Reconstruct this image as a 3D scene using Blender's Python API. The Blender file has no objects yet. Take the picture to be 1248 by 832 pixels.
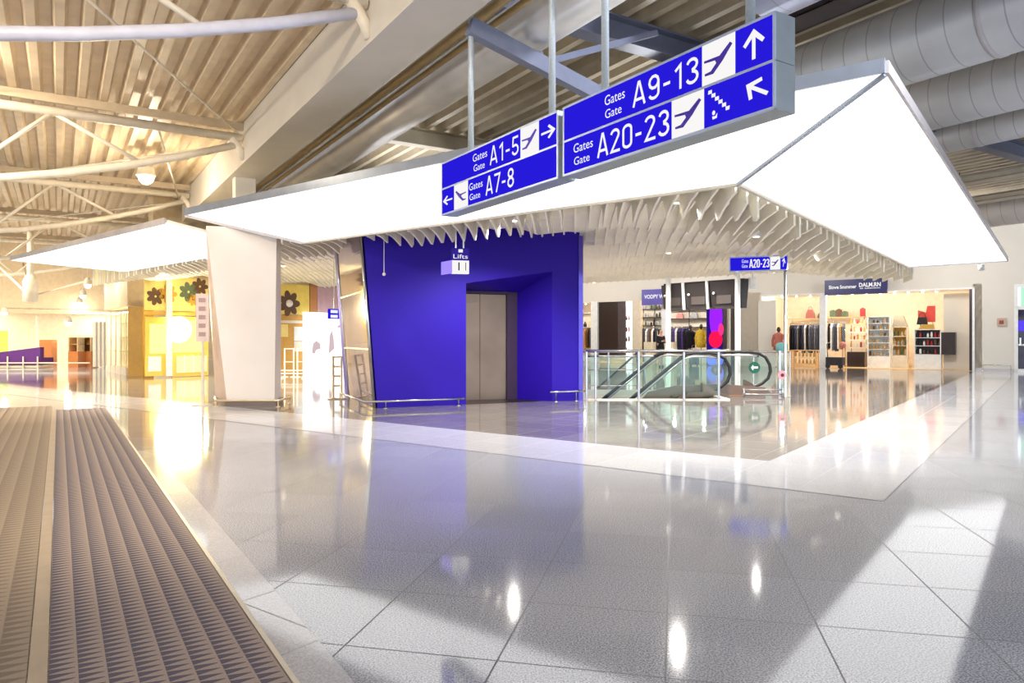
import bpy, math, random
from mathutils import Vector, Matrix
from mathutils.geometry import tessellate_polygon
random.seed(7)
PI = math.pi
sc = bpy.context.scene
COL = sc.collection
FPX, CX, HY, H = 875.0, 624.0, 413.0, 1.25      # focal length in px of the 1248x832 frame, centre column, horizon row, eye height

# ------------------------------------------------------------------ axes of the place
U = Vector((.6, .8, 0)); V = Vector((-.8, .6, 0))                    # building grid (shops, canopy, floor bands)
W = Vector((-.534, .8455, 0)); Q = Vector((.8455, .534, 0))          # roof grid (deck ribs, ducts, entrance mat, gate signs)
Z = Vector((0, 0, 1))
def uv(u, v, z=0): return U*u + V*v + Z*z
def wq(w, q, z=0): return W*w + Q*q + Z*z
def onU(px, u):
    k = (px-CX)/FPX; Y = u/(.6*k+.8); return Vector((k*Y, Y, 0))
def onV(px, v):
    k = (px-CX)/FPX; Y = v/(-.8*k+.6); return Vector((k*Y, Y, 0))
def zat(py, Y): return H + (HY-py)/FPX*Y
def at(px, py, Y): return Vector(((px-CX)/FPX*Y, Y, zat(py, Y)))
def ground(px, py):
    Y = FPX*H/(py-HY); return Vector(((px-CX)/FPX*Y, Y, 0))

# ------------------------------------------------------------------ materials
def lin(c):
    return tuple((x/12.92 if x <= .04045 else ((x+.055)/1.055)**2.4) for x in [v/255 for v in c])
MATS = {}
def nt(name):
    m = bpy.data.materials.new(name); m.use_nodes = True
    n = m.node_tree; n.nodes.clear()
    o = n.nodes.new('ShaderNodeOutputMaterial')
    return m, n, o
def mat(name, c, rough=.5, metal=0., spec=.5, var=.06, scale=6., bump=0.):
    if name in MATS: return MATS[name]
    m, n, o = nt(name)
    b = n.nodes.new('ShaderNodeBsdfPrincipled')
    b.inputs['Roughness'].default_value = rough; b.inputs['Metallic'].default_value = metal
    b.inputs['Specular IOR Level'].default_value = spec
    l = lin(c)
    tc = n.nodes.new('ShaderNodeTexCoord'); ns = n.nodes.new('ShaderNodeTexNoise'); ns.inputs['Scale'].default_value = scale
    n.links.new(tc.outputs['Object'], ns.inputs['Vector'])
    r = n.nodes.new('ShaderNodeValToRGB')
    r.color_ramp.elements[0].position = .3; r.color_ramp.elements[1].position = .7
    r.color_ramp.elements[0].color = (*[x*(1-var) for x in l], 1); r.color_ramp.elements[1].color = (*[min(1, x*(1+var)) for x in l], 1)
    n.links.new(ns.outputs['Fac'], r.inputs['Fac']); n.links.new(r.outputs['Color'], b.inputs['Base Color'])
    if bump:
        bp = n.nodes.new('ShaderNodeBump'); bp.inputs['Strength'].default_value = bump
        n.links.new(ns.outputs['Fac'], bp.inputs['Height']); n.links.new(bp.outputs['Normal'], b.inputs['Normal'])
    n.links.new(b.outputs[0], o.inputs[0]); MATS[name] = m; return m
def glow(name, c, s):
    if name in MATS: return MATS[name]
    m, n, o = nt(name)
    e = n.nodes.new('ShaderNodeEmission'); e.inputs['Color'].default_value = (*lin(c), 1); e.inputs['Strength'].default_value = s
    n.links.new(e.outputs[0], o.inputs[0]); MATS[name] = m; return m
def glass(name, tint, refl=.25):
    m, n, o = nt(name)
    t = n.nodes.new('ShaderNodeBsdfTransparent'); t.inputs['Color'].default_value = (*lin(tint), 1)
    g = n.nodes.new('ShaderNodeBsdfGlossy'); g.inputs['Roughness'].default_value = .03; g.inputs['Color'].default_value = (.9, 1, .97, 1)
    f = n.nodes.new('ShaderNodeFresnel'); f.inputs['IOR'].default_value = 1.5
    a = n.nodes.new('ShaderNodeMath'); a.operation = 'MULTIPLY_ADD'; a.inputs[1].default_value = .6; a.inputs[2].default_value = refl; a.use_clamp = True
    x = n.nodes.new('ShaderNodeMixShader')
    n.links.new(f.outputs[0], a.inputs[0]); n.links.new(a.outputs[0], x.inputs[0]); n.links.new(t.outputs[0], x.inputs[1]); n.links.new(g.outputs[0], x.inputs[2])
    n.links.new(x.outputs[0], o.inputs[0]); MATS[name] = m; return m
def math_node(n, op, a, b=None, c=None):
    d = n.nodes.new('ShaderNodeMath'); d.operation = op
    for i, v in enumerate((a, b, c)):
        if v is None: continue
        if isinstance(v, (int, float)): d.inputs[i].default_value = v
        else: n.links.new(v, d.inputs[i])
    return d.outputs[0]
def stone(name, ca, cb, rot, pitch, ph, joint=.004, rough=.07, ior=1.7, jc=.35, patch=.12):
    """polished terrazzo: fine speckle of two stone colours, tone differing from slab to slab, thin joints on a square grid"""
    m, n, o = nt(name)
    tc = n.nodes.new('ShaderNodeTexCoord')
    mp = n.nodes.new('ShaderNodeMapping'); mp.vector_type = 'POINT'
    mp.inputs['Rotation'].default_value = (0, 0, rot)
    n.links.new(tc.outputs['Object'], mp.inputs['Vector'])
    sx = n.nodes.new('ShaderNodeSeparateXYZ'); n.links.new(mp.outputs[0], sx.inputs[0])
    fr, cells = [], []
    for k, axis in enumerate('XY'):
        s = math_node(n, 'DIVIDE', math_node(n, 'SUBTRACT', sx.outputs[axis], ph[k]), pitch)
        f = math_node(n, 'FRACT', s); cells.append(math_node(n, 'FLOOR', s))
        e = math_node(n, 'MULTIPLY', math_node(n, 'MINIMUM', f, math_node(n, 'SUBTRACT', 1, f)), pitch)
        fr.append(e)
    ed = math_node(n, 'MINIMUM', fr[0], fr[1])
    jm = math_node(n, 'LESS_THAN', ed, joint)
    ns = n.nodes.new('ShaderNodeTexNoise'); ns.inputs['Scale'].default_value = 130; ns.inputs['Detail'].default_value = 3
    n.links.new(tc.outputs['Object'], ns.inputs['Vector'])
    r = n.nodes.new('ShaderNodeValToRGB'); r.color_ramp.elements[0].position = .42; r.color_ramp.elements[1].position = .58
    r.color_ramp.elements[0].color = (*lin(ca), 1); r.color_ramp.elements[1].color = (*lin(cb), 1)
    n.links.new(ns.outputs['Fac'], r.inputs['Fac'])
    cv = n.nodes.new('ShaderNodeCombineXYZ'); n.links.new(cells[0], cv.inputs[0]); n.links.new(cells[1], cv.inputs[1])
    wn = n.nodes.new('ShaderNodeTexWhiteNoise'); wn.noise_dimensions = '2D'; n.links.new(cv.outputs[0], wn.inputs['Vector'])
    sh = math_node(n, 'MULTIPLY_ADD', wn.outputs['Value'], patch, 1-patch/2)
    tone = math_node(n, 'MULTIPLY', sh, math_node(n, 'SUBTRACT', 1, math_node(n, 'MULTIPLY', jm, 1-jc)))
    mx = n.nodes.new('ShaderNodeVectorMath'); mx.operation = 'SCALE'
    n.links.new(r.outputs[0], mx.inputs[0]); n.links.new(tone, mx.inputs['Scale'])
    b = n.nodes.new('ShaderNodeBsdfPrincipled'); b.inputs['IOR'].default_value = ior
    n.links.new(mx.outputs[0], b.inputs['Base Color'])
    n.links.new(math_node(n, 'MULTIPLY_ADD', jm, .4, rough), b.inputs['Roughness'])
    n.links.new(b.outputs[0], o.inputs[0]); MATS[name] = m; return m
def mat_ribbed(name, ca, cb, px, py, dot=False):
    """ribbed entrance matting: columns along the run, each a chain of wedge-shaped tufts"""
    m, n, o = nt(name)
    tc = n.nodes.new('ShaderNodeTexCoord'); sx = n.nodes.new('ShaderNodeSeparateXYZ'); n.links.new(tc.outputs['Object'], sx.inputs[0])
    fx = math_node(n, 'FRACT', math_node(n, 'DIVIDE', sx.outputs['X'], px))
    fy = math_node(n, 'FRACT', math_node(n, 'DIVIDE', sx.outputs['Y'], py))
    dy = math_node(n, 'ABSOLUTE', math_node(n, 'SUBTRACT', fy, .5))
    if dot: hgt = math_node(n, 'MULTIPLY', math_node(n, 'LESS_THAN', dy, .2), math_node(n, 'LESS_THAN', fx, .45))
    else: hgt = math_node(n, 'LESS_THAN', dy, math_node(n, 'MULTIPLY', math_node(n, 'SUBTRACT', 1, fx), .44))
    edge = math_node(n, 'GREATER_THAN', fx, .9)
    fac = math_node(n, 'MULTIPLY', hgt, math_node(n, 'SUBTRACT', 1, edge))
    ns = n.nodes.new('ShaderNodeTexNoise'); ns.inputs['Scale'].default_value = 240; n.links.new(tc.outputs['Object'], ns.inputs['Vector'])
    r = n.nodes.new('ShaderNodeMix'); r.data_type = 'RGBA'
    r.inputs['A'].default_value = (*lin(ca), 1); r.inputs['B'].default_value = (*lin(cb), 1)
    n.links.new(fac, r.inputs['Factor'])
    v = n.nodes.new('ShaderNodeVectorMath'); v.operation = 'SCALE'
    n.links.new(r.outputs['Result'], v.inputs[0]); n.links.new(math_node(n, 'MULTIPLY_ADD', ns.outputs['Fac'], .9, .55), v.inputs['Scale'])
    b = n.nodes.new('ShaderNodeBsdfPrincipled'); b.inputs['Roughness'].default_value = .9
    bp = n.nodes.new('ShaderNodeBump'); bp.inputs['Distance'].default_value = .01; bp.inputs['Strength'].default_value = .6
    n.links.new(fac, bp.inputs['Height']); n.links.new(bp.outputs[0], b.inputs['Normal'])
    n.links.new(v.outputs[0], b.inputs['Base Color']); n.links.new(b.outputs[0], o.inputs[0]); MATS[name] = m; return m
def spiral_duct(name, c, rough, metal, pitch):
    m, n, o = nt(name)
    tc = n.nodes.new('ShaderNodeTexCoord'); sx = n.nodes.new('ShaderNodeSeparateXYZ'); n.links.new(tc.outputs['Object'], sx.inputs[0])
    f = math_node(n, 'FRACT', math_node(n, 'DIVIDE', math_node(n, 'MULTIPLY_ADD', sx.outputs['Y'], .8455, math_node(n, 'MULTIPLY', sx.outputs['X'], -.534)), pitch))
    seam = math_node(n, 'LESS_THAN', f, .05)
    ns = n.nodes.new('ShaderNodeTexNoise'); ns.inputs['Scale'].default_value = 2.5; n.links.new(tc.outputs['Object'], ns.inputs['Vector'])
    v = n.nodes.new('ShaderNodeVectorMath'); v.operation = 'SCALE'; v.inputs[0].default_value = lin(c)
    n.links.new(math_node(n, 'SUBTRACT', math_node(n, 'MULTIPLY_ADD', ns.outputs['Fac'], .25, .87), math_node(n, 'MULTIPLY', seam, .35)), v.inputs['Scale'])
    b = n.nodes.new('ShaderNodeBsdfPrincipled'); b.inputs['Roughness'].default_value = rough; b.inputs['Metallic'].default_value = metal
    bp = n.nodes.new('ShaderNodeBump'); bp.inputs['Strength'].default_value = .25; n.links.new(seam, bp.inputs['Height']); n.links.new(bp.outputs[0], b.inputs['Normal'])
    n.links.new(v.outputs[0], b.inputs['Base Color']); n.links.new(b.outputs[0], o.inputs[0]); MATS[name] = m; return m

A_G = math.radians(12.7)
M_FIELD = stone('field terrazzo', (142, 147, 164), (212, 216, 226), A_G, .64, (-.03, 3.35))
A_U = math.atan2(.6, .8)
M_DARK = stone('granite', (112, 106, 104), (146, 140, 136), A_U, .62, (.0, .1), rough=.06, ior=1.75, jc=.7, patch=.25)
M_BAND = stone('light terrazzo', (196, 198, 206), (220, 221, 228), A_U, .65, (-1.03, 6.14), rough=.08, ior=1.6, jc=.55, patch=.1)
M_MAT = mat_ribbed('ribbed mat', (176, 160, 152), (98, 94, 112), .0925, .05)
M_MAT2 = mat_ribbed('worn ribbed mat', (172, 156, 138), (140, 126, 114), .11, .07)
M_MATD = mat_ribbed('dotted mat', (172, 156, 138), (96, 90, 92), .115, .11, True)
M_BEIGE = mat('beige strip', (186, 170, 150), .6)
M_DECK = mat('cream roof sheet', (214, 194, 164), .45, 0, .5, .08, 3)
M_DECKG = mat('grey roof sheet', (190, 178, 156), .4, 0, .5, .1, 3)
M_CREAM = mat('cream steel', (232, 222, 204), .4)
M_BEAM = mat('beam white', (222, 216, 206), .45, 0, .5, .05, 1.2)
M_TUBEBLUE = mat('steel grey blue', (120, 126, 150), .35)
M_FIN = mat('baffle cream', (240, 234, 218), .55, 0, .4, .05, 2)
M_SOFFIT = mat('soffit cream', (206, 198, 182), .6)
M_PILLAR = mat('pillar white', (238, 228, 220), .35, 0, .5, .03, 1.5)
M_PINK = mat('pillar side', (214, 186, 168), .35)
M_TRIM = mat('trim grey', (150, 158, 172), .3, .3)
M_TRIM2 = mat('trim pinkish', (196, 190, 192), .35, .1)
M_PANEL = glow('canopy light', (255, 253, 250), 1.5)
M_BLUE = mat('lift blue', (38, 8, 156), .55, 0, .25, .06, 1.0)
M_STEEL = mat('brushed steel', (126, 110, 98), .34, 1., .5, .12, 1.5)
M_CHROME = mat('rail steel', (200, 200, 200), .2, 1.)
M_DKSTEEL = mat('dark steel', (70, 62, 66), .4, .8)
M_BLACK = mat('rubber black', (26, 26, 30), .4)
M_SIGNBODY = mat('sign grey', (150, 160, 166), .35, .2)
M_SIGNEDGE = mat('sign edge', (190, 205, 235), .3, .2)
M_SBLUE = glow('sign blue', (38, 26, 214), .72)
M_SWHITE = glow('sign white', (250, 248, 246), .68)
M_SINK = mat('pictogram purple', (74, 40, 190), .5)
M_POLE = mat('pole galvanised', (186, 196, 204), .45, .3, .5, .1, 60)
M_WALL = mat('wall cream', (222, 216, 206), .6, 0, .3, .02, 1)
M_WALLW = mat('wall warm', (236, 214, 176), .6)
M_SHOPW = mat('shop peach', (246, 230, 208), .6)
M_WHITE = mat('white lacquer', (240, 240, 238), .35)
M_WOOD = mat('light oak', (222, 186, 132), .4, 0, .5, .12, 12)
M_DKBROWN = mat('dark brown', (48, 34, 30), .3)
M_BROWN = mat('brown clad', (120, 100, 90), .35)
M_NAVY = mat('navy sign', (52, 52, 104), .35)
M_YELLOW = mat('shop yellow', (240, 206, 96), .4)
M_OCHRE = mat('ochre', (212, 164, 66), .4)
M_PURPLE = mat('purple fabric', (96, 46, 128), .7)
M_ORANGE = mat('orange ochre', (206, 130, 70), .6)
M_GLARE = glow('shop window glare', (255, 228, 120), 1.6); M_GLARE_CORE = glow('glare core', (255, 240, 190), 14.)  # pane glow and hot core stand in for the yellow glare
M_LAMP = glow('lamp disc', (255, 244, 224), 7.)
M_SPOT = glow('shop spot', (255, 232, 190), 8.)
M_GLASS = glass('balustrade glass', (243, 251, 249), .0)
M_CLEAR = glass('shop glass', (244, 248, 246), .02)
M_MIRROR = mat('tower glass', (196, 186, 204), .05, .8, .5, .1, 2)
M_DGLASS = mat('dark glass', (40, 34, 60), .05)

# ------------------------------------------------------------------ mesh builder
class MB:
    def __init__(s): s.v = []; s.f = []; s.m = []
    def add(s, vs, fs, mi=0):
        b = len(s.v); s.v += [Vector(x) for x in vs]
        for f in fs: s.f.append([b+i for i in f]); s.m.append(mi)
        return s
    def obox(s, o, a, b, c, mi=0):
        o, a, b, c = map(Vector, (o, a, b, c))
        vs = [o, o+a, o+a+b, o+b, o+c, o+a+c, o+a+b+c, o+b+c]
        return s.add(vs, [(0, 3, 2, 1), (4, 5, 6, 7), (0, 1, 5, 4), (1, 2, 6, 5), (2, 3, 7, 6), (3, 0, 4, 7)], mi)
    def box(s, c, sx, sy, sz, d=Vector((1, 0, 0)), mi=0, bev=0):
        """box standing on c: sx along d, sy across, sz up; bev chamfers the upright edges"""
        d = Vector(d).normalized(); n = Vector((-d.y, d.x, 0)); c = Vector(c)
        if not bev: return s.obox(c-d*sx/2-n*sy/2, d*sx, n*sy, Z*sz, mi)
        a, b = sx/2, sy/2
        pl = [(-a+bev, -b), (a-bev, -b), (a, -b+bev), (a, b-bev), (a-bev, b), (-a+bev, b), (-a, b-bev), (-a, -b+bev)]
        return s.prism([c+d*x+n*y for x, y in pl], Z*sz, mi)
    def prism(s, poly, vec, mi=0):
        poly = [Vector(p) for p in poly]; vec = Vector(vec); n = len(poly)
        return s.add(poly+[p+vec for p in poly], [tuple(reversed(range(n))), tuple(range(n, 2*n))]+[(i, (i+1) % n, n+(i+1) % n, n+i) for i in range(n)], mi)
    def quad(s, *p, mi=0): return s.add(p, [tuple(range(len(p)))], mi)
    def bar(s, p, q, w, h, mi=0):
        p, q = Vector(p), Vector(q); d = (q-p).normalized()
        a = d.cross(Z); a = a.normalized() if a.length > 1e-4 else Vector((1, 0, 0)); b = a.cross(d)
        return s.obox(p-a*w/2-b*h/2, q-p, a*w, b*h, mi)
    def tube(s, pts, r, n=8, mi=0):
        pts = [Vector(p) for p in pts]; rs = r if isinstance(r, (list, tuple)) else [r]*len(pts)
        prev = None; vs = []
        for i, p in enumerate(pts):
            d = (pts[min(i+1, len(pts)-1)]-pts[max(i-1, 0)]).normalized()
            if prev is None:
                a = d.cross(Z); a = a.normalized() if a.length > 1e-3 else Vector((1, 0, 0))
            else:
                a = (prev-d*prev.dot(d)); a = a.normalized() if a.length > 1e-4 else Vector((1, 0, 0))
            prev = a; b = d.cross(a)
            vs += [p+(a*math.cos(2*PI*k/n)+b*math.sin(2*PI*k/n))*rs[i] for k in range(n)]
        fs = [(i*n+k, i*n+(k+1) % n, (i+1)*n+(k+1) % n, (i+1)*n+k) for i in range(len(pts)-1) for k in range(n)]
        fs += [tuple(reversed(range(n))), tuple(range((len(pts)-1)*n, len(pts)*n))]
        return s.add(vs, fs, mi)
    def lathe(s, c, prof, n=12, mi=0, sx=1., sy=1.):
        c = Vector(c); vs = []
        for r, z in prof: vs += [c+Vector((r*sx*math.cos(2*PI*k/n), r*sy*math.sin(2*PI*k/n), z)) for k in range(n)]
        m = len(prof)
        fs = [(i*n+k, i*n+(k+1) % n, (i+1)*n+(k+1) % n, (i+1)*n+k) for i in range(m-1) for k in range(n)]
        fs += [tuple(reversed(range(n))), tuple(range((m-1)*n, m*n))]
        return s.add(vs, fs, mi)
    def ball(s, c, rx, ry=None, rz=None, n=10, mi=0):
        ry = ry or rx; rz = rz or rx
        return s.lathe(Vector(c), [(max(.001, rx*math.sin(PI*i/n)), -rz*math.cos(PI*i/n)) for i in range(n+1)], n+2, mi, 1, ry/rx)
    def text(s, t, o, ex, ez, w, h, depth=.004, mi=0, bold=.0):
        cu = bpy.data.curves.new('t', 'FONT'); cu.body = t; cu.offset = bold; cu.resolution_u = 4
        ob = bpy.data.objects.new('t', cu); COL.objects.link(ob)
        dg = bpy.context.evaluated_depsgraph_get(); me = bpy.data.meshes.new_from_object(ob.evaluated_get(dg))
        xs = [v.co.x for v in me.vertices]; ys = [v.co.y for v in me.vertices]
        x0, y0, kx, ky = min(xs), min(ys), w/(max(xs)-min(xs)), h/(max(ys)-min(ys))
        ex, ez, o = Vector(ex), Vector(ez), Vector(o)
        s.add([o+ex*((v.co.x-x0)*kx)+ez*((v.co.y-y0)*ky) for v in me.vertices], [tuple(p.vertices) for p in me.polygons], mi)
        bpy.data.objects.remove(ob); bpy.data.curves.remove(cu); bpy.data.meshes.remove(me); return s
    def ribbon(s, pts, wd, closed=False, mi=0):
        """flat stroke of even width along 2D points; s.fr = (origin, ex, ez)"""
        o, ex, ez = s.fr; n = len(pts); L = []; Rr = []
        for i, p in enumerate(pts):
            a = pts[i-1] if (i or closed) else p; c = pts[(i+1) % n] if (i < n-1 or closed) else p
            def un(x, y): l = math.hypot(x, y) or 1; return x/l, y/l
            d1 = un(p[0]-a[0], p[1]-a[1]) if a != p else None; d2 = un(c[0]-p[0], c[1]-p[1]) if c != p else None
            d1 = d1 or d2; d2 = d2 or d1
            nx, ny = un(-(d1[1]+d2[1]), d1[0]+d2[0]); k = min(2., 1/max(.3, nx*-d1[1]+ny*d1[0]))*wd/2
            L.append(o+ex*(p[0]+nx*k)+ez*(p[1]+ny*k)); Rr.append(o+ex*(p[0]-nx*k)+ez*(p[1]-ny*k))
        m = n if closed else n-1
        return s.add(L+Rr, [(i, (i+1) % n, n+(i+1) % n, n+i) for i in range(m)], mi)
    def digits(s, t, o, ex, ez, w, h, mi=0, wt=.125):
        """condensed upright numerals drawn with strokes"""
        def arc(cx, cy, rx, ry, a0, a1, k=10): return [(cx+rx*math.cos(math.radians(a0+(a1-a0)*i/k)), cy+ry*math.sin(math.radians(a0+(a1-a0)*i/k))) for i in range(k+1)]
        G = {'0': (.46, [(arc(.23, .77, .17, .17, 0, 180)+arc(.23, .23, .17, .17, 180, 360), 1)]),
             '1': (.34, [([(.06, .74), (.24, .92), (.24, 0)], 0)]),
             '2': (.46, [(arc(.22, .75, .17, .19, 170, -30)+[(.06, .06), (.44, .06)], 0)]),
             '3': (.46, [(arc(.22, .745, .16, .195, 165, -80)+arc(.22, .27, .175, .21, 80, -165), 0)]),
             '5': (.46, [([(.40, .94), (.10, .94), (.08, .52)]+arc(.22, .3, .175, .24, 120, -165), 0)]),
             '7': (.44, [([(.03, .94), (.41, .94), (.17, 0)], 0)]),
             '8': (.46, [(arc(.23, .74, .155, .2, -90, 270), 1), (arc(.23, .28, .175, .22, 90, 450), 1)]),
             '9': (.46, [(arc(.23, .7, .17, .24, 0, 360), 1), ([(.40, .7), (.40, .3)]+arc(.23, .25, .17, .19, 0, -165), 0)]),
             'A': (.54, [([(.05, 0), (.25, .96), (.29, .96), (.49, 0)], 0), ([(.11, .27), (.43, .27)], 0)]), '-': (.34, [([(.05, .42), (.29, .42)], 0)])}
        tot = sum(G[c][0]+.07 for c in t)-.07; kx = w/tot; x = 0.
        for c in t:
            wc, paths = G[c]
            for pts, cl in paths:
                if cl: pts = pts[:-1] if math.dist(pts[0], pts[-1]) < 1e-6 else pts
                s.fr = (Vector(o), Vector(ex), Vector(ez)); s.ribbon([((x+px)*kx, py*h) for px, py in pts], wt*h*.95, bool(cl), mi)
            x += wc+.07
        return s
    def shape(s, pts, o, ex, ez, w, h, mi=0):
        """flat outline given in a unit square"""
        o, ex, ez = Vector(o), Vector(ex), Vector(ez)
        P = [o+ex*(x*w)+ez*(y*h) for x, y in pts]
        tri = tessellate_polygon([[Vector((x, y, 0)) for x, y in pts]])
        return s.add(P, [tuple(t) for t in tri], mi)
    def build(s, name, m, parent=None, smooth=False):
        me = bpy.data.meshes.new(name)
        off = Vector(parent['_w']) if parent is not None and '_w' in parent else Vector((0, 0, 0))
        me.from_pydata([v-off for v in s.v], [], s.f)
        for x in (m if isinstance(m, (list, tuple)) else [m]): me.materials.append(x)
        me.polygons.foreach_set('material_index', s.m)
        if smooth: me.polygons.foreach_set('use_smooth', [True]*len(s.f))
        me.update()
        o = bpy.data.objects.new(name, me); COL.objects.link(o)
        if parent is not None:
            o.parent = parent
            o['_w'] = tuple(off)
        return o
PEND = []
def tag(o, label=None, cat=None, group=None, kind=None):
    if label: o['label'] = label
    if cat: o['category'] = cat
    if group: o['group'] = group
    if kind: o['kind'] = kind
    return o
def struct(o): o['kind'] = 'structure'; return o
def thing(name, label, cat, loc=(0, 0, 0), group=None):
    o = bpy.data.objects.new(name, None); COL.objects.link(o); o.location = loc; o['_w'] = tuple(loc)
    o.empty_display_size = .1
    return tag(o, label, cat, group)
KIDS = {}
def copy_tree(o, parent=None):
    c = o.copy(); COL.objects.link(c)
    if parent is not None: c.parent = parent
    for ch in [x for x in o.children]: copy_tree(ch, c)
    return c
def dup(root, loc, rz=0, label=None, sz=None):
    c = copy_tree(root); c.location = loc; c.rotation_euler = (0, 0, rz)
    if label: c['label'] = label
    if sz: c.scale = sz
    return c
def origin(o):
    """move a single-mesh object's origin to the middle of its underside"""
    me = o.data; xs = [v.co for v in me.vertices]
    c = Vector(((min(v.x for v in xs)+max(v.x for v in xs))/2, (min(v.y for v in xs)+max(v.y for v in xs))/2, min(v.z for v in xs)))
    me.transform(Matrix.Translation(-c)); o.location = c; return o
def lamp(name, kind, loc, power, color=(1, 1, 1), size=.3, aim=None, spot=None):
    l = bpy.data.lights.new(name, kind); l.energy = power; l.color = color
    if kind == 'AREA': l.shape = 'DISK'; l.size = size
    else: l.shadow_soft_size = size
    if kind == 'SPOT': l.spot_size = math.radians(spot or 90); l.spot_blend = .6
    o = bpy.data.objects.new(name, l); COL.objects.link(o); o.location = loc
    d = (Vector(aim)-Vector(loc)) if aim is not None else Vector((0, 0, -1))
    o.rotation_euler = d.to_track_quat('-Z', 'Y').to_euler(); return o

# ================================================================== FLOOR
HOLE = [Vector((1.5, 14.75, 0)), Vector((4.35, 14.75, 0)), Vector((4.35, 17.7, 0)), Vector((1.5, 17.7, 0))]
def slab(outer, hole, z):
    loops = [[Vector((p.x, p.y, z)) for p in outer]] + ([[Vector((p.x, p.y, z)) for p in hole]] if hole else [])
    tri = tessellate_polygon(loops); vs = [p for l in loops for p in l]
    out = []
    for t in tri:
        a, b, c = [vs[i] for i in t]
        out.append(tuple(t) if (b-a).cross(c-a).z > 0 else tuple(reversed(t)))
    return vs, out
fl = MB()
fl.add(*slab([Vector((-46, -8, 0)), Vector((40, -8, 0)), Vector((40, 60, 0)), Vector((-46, 60, 0))], HOLE, 0), mi=0)
fl.add(*slab([uv(7.45, 2.3), uv(33.2, 2.3), uv(33.2, 23), uv(11.7, 24.6), uv(7.45, 24.6)], HOLE, .002), mi=1)
fl.add(*slab([uv(6.14, 1.03), uv(33.2, 1.03), uv(33.2, 2.3), uv(7.45, 2.3), uv(7.45, 30), uv(6.14, 30)], None, .003), mi=2)
struct(fl.build('floor', [M_FIELD, M_DARK, M_BAND]))
# pit below the escalator
pit = MB()
for a, b in zip(HOLE, HOLE[1:]+HOLE[:1]): pit.quad(a+Z*-.002, b+Z*-.002, b-Z*4, a-Z*4)
pit.quad(*[p-Z*4 for p in HOLE])
struct(pit.build('wall_stairwell', M_WALL))
# stone kerb round the opening
kb = MB()
kb.box(Vector((2.93, 14.70, .0)), 3.0, .1, .025); kb.box(Vector((4.40, 16.2, 0)), .1, 3.1, .03)
struct(kb.build('trim_1', M_WALL))

# entrance mats (object axes: x across, y along the roof-grid direction)
def mat_obj(name, q0, q1, w0, w1, m, label, z=.012):
    b = MB(); n = 1
    b.obox((0, 0, .0035), (q1-q0, 0, 0), (0, w1-w0, 0), (0, 0, z-.0035))
    o = b.build(name, m); o.location = wq(w0, q0); o.rotation_euler = (0, 0, math.atan2(.534, .8455))
    return tag(o, label, 'mat')
mat_obj('entrance_mat', -.03, .71, -4, 14.9, M_MAT, 'dark ribbed entrance mat of wedge-shaped tufts running beside the polished floor')
mat_obj('matting_divider', -.095, -.035, -4, 15.3, M_BEIGE, 'plain beige strip between the dark ribbed mat and the worn one', .014)
mat_obj('worn_entrance_mat', -.75, -.10, -4, 15.8, M_MAT2, 'pale worn ribbed mat between the beige strip and the dotted mat')
mat_obj('dotted_entrance_mat', -2.6, -.76, -4, 16, M_MATD, 'pale entrance mat with rows of dark oblong dots')
e = MB(); e.obox(wq(-4, .715, .003), W*18.9, Q*.02, Z*.01); tag(origin(e.build('mat_edge_profile', M_CREAM)), 'thin metal edging along the right side of the ribbed mat', 'edging')
e = MB(); e.obox(wq(-4, .738, .0), W*13, Q*.17, Z*.0045); tag(origin(e.build('pale_stone_strip', M_BAND)), 'narrow pale stone strip beside the ribbed mat', 'strip'); 

# ================================================================== ROOF
def deck(name, q0, q1, w0, w1, z, pitch, dep, m):
    b = MB(); q = q0; prof = []
    while q < q1:
        prof += [(q, z), (q+pitch*.42, z), (q+pitch*.55, z-dep), (q+pitch*.87, z-dep)]; q += pitch
    vs = []
    for q, zz in prof: vs += [wq(w0, q, zz), wq(w1, q, zz)]
    b.add(vs, [(2*i, 2*i+1, 2*i+3, 2*i+2) for i in range(len(prof)-1)])
    return struct(b.build(name, m))
deck('ceiling', -24, 3.4, -5, 48, 5.98, .36, .13, M_DECK)
deck('ceiling', 4.0, 30, -8, 40, 6.62, .42, .2, M_DECKG)
b = MB(); b.obox(wq(-8, 3.35, 5.98), W*50, Q*.75, Z*.05); struct(b.build('ceiling', M_BROWN))
def solo(mb, name, m, label, cat, group=None, smooth=False): return tag(origin(mb.build(name, m, smooth=smooth)), label, cat, group)
b = MB()
for q0 in [3.33]: b.obox(wq(-2, 3.33, 5.0), W*27.0, Q*.72, Z*.86)
tag(origin(b.build('roof_girder', M_BEAM)), 'broad pale box girder crossing the roof above the light canopy', 'girder')
b = MB(); b.obox(wq(17.4, 3.45, 3.75), W*.35, Q*.45, Z*1.25)
solo(b, 'girder_post', M_BEAM, 'short pale post under the broad roof girder, standing on the canopy', 'post')
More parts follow.
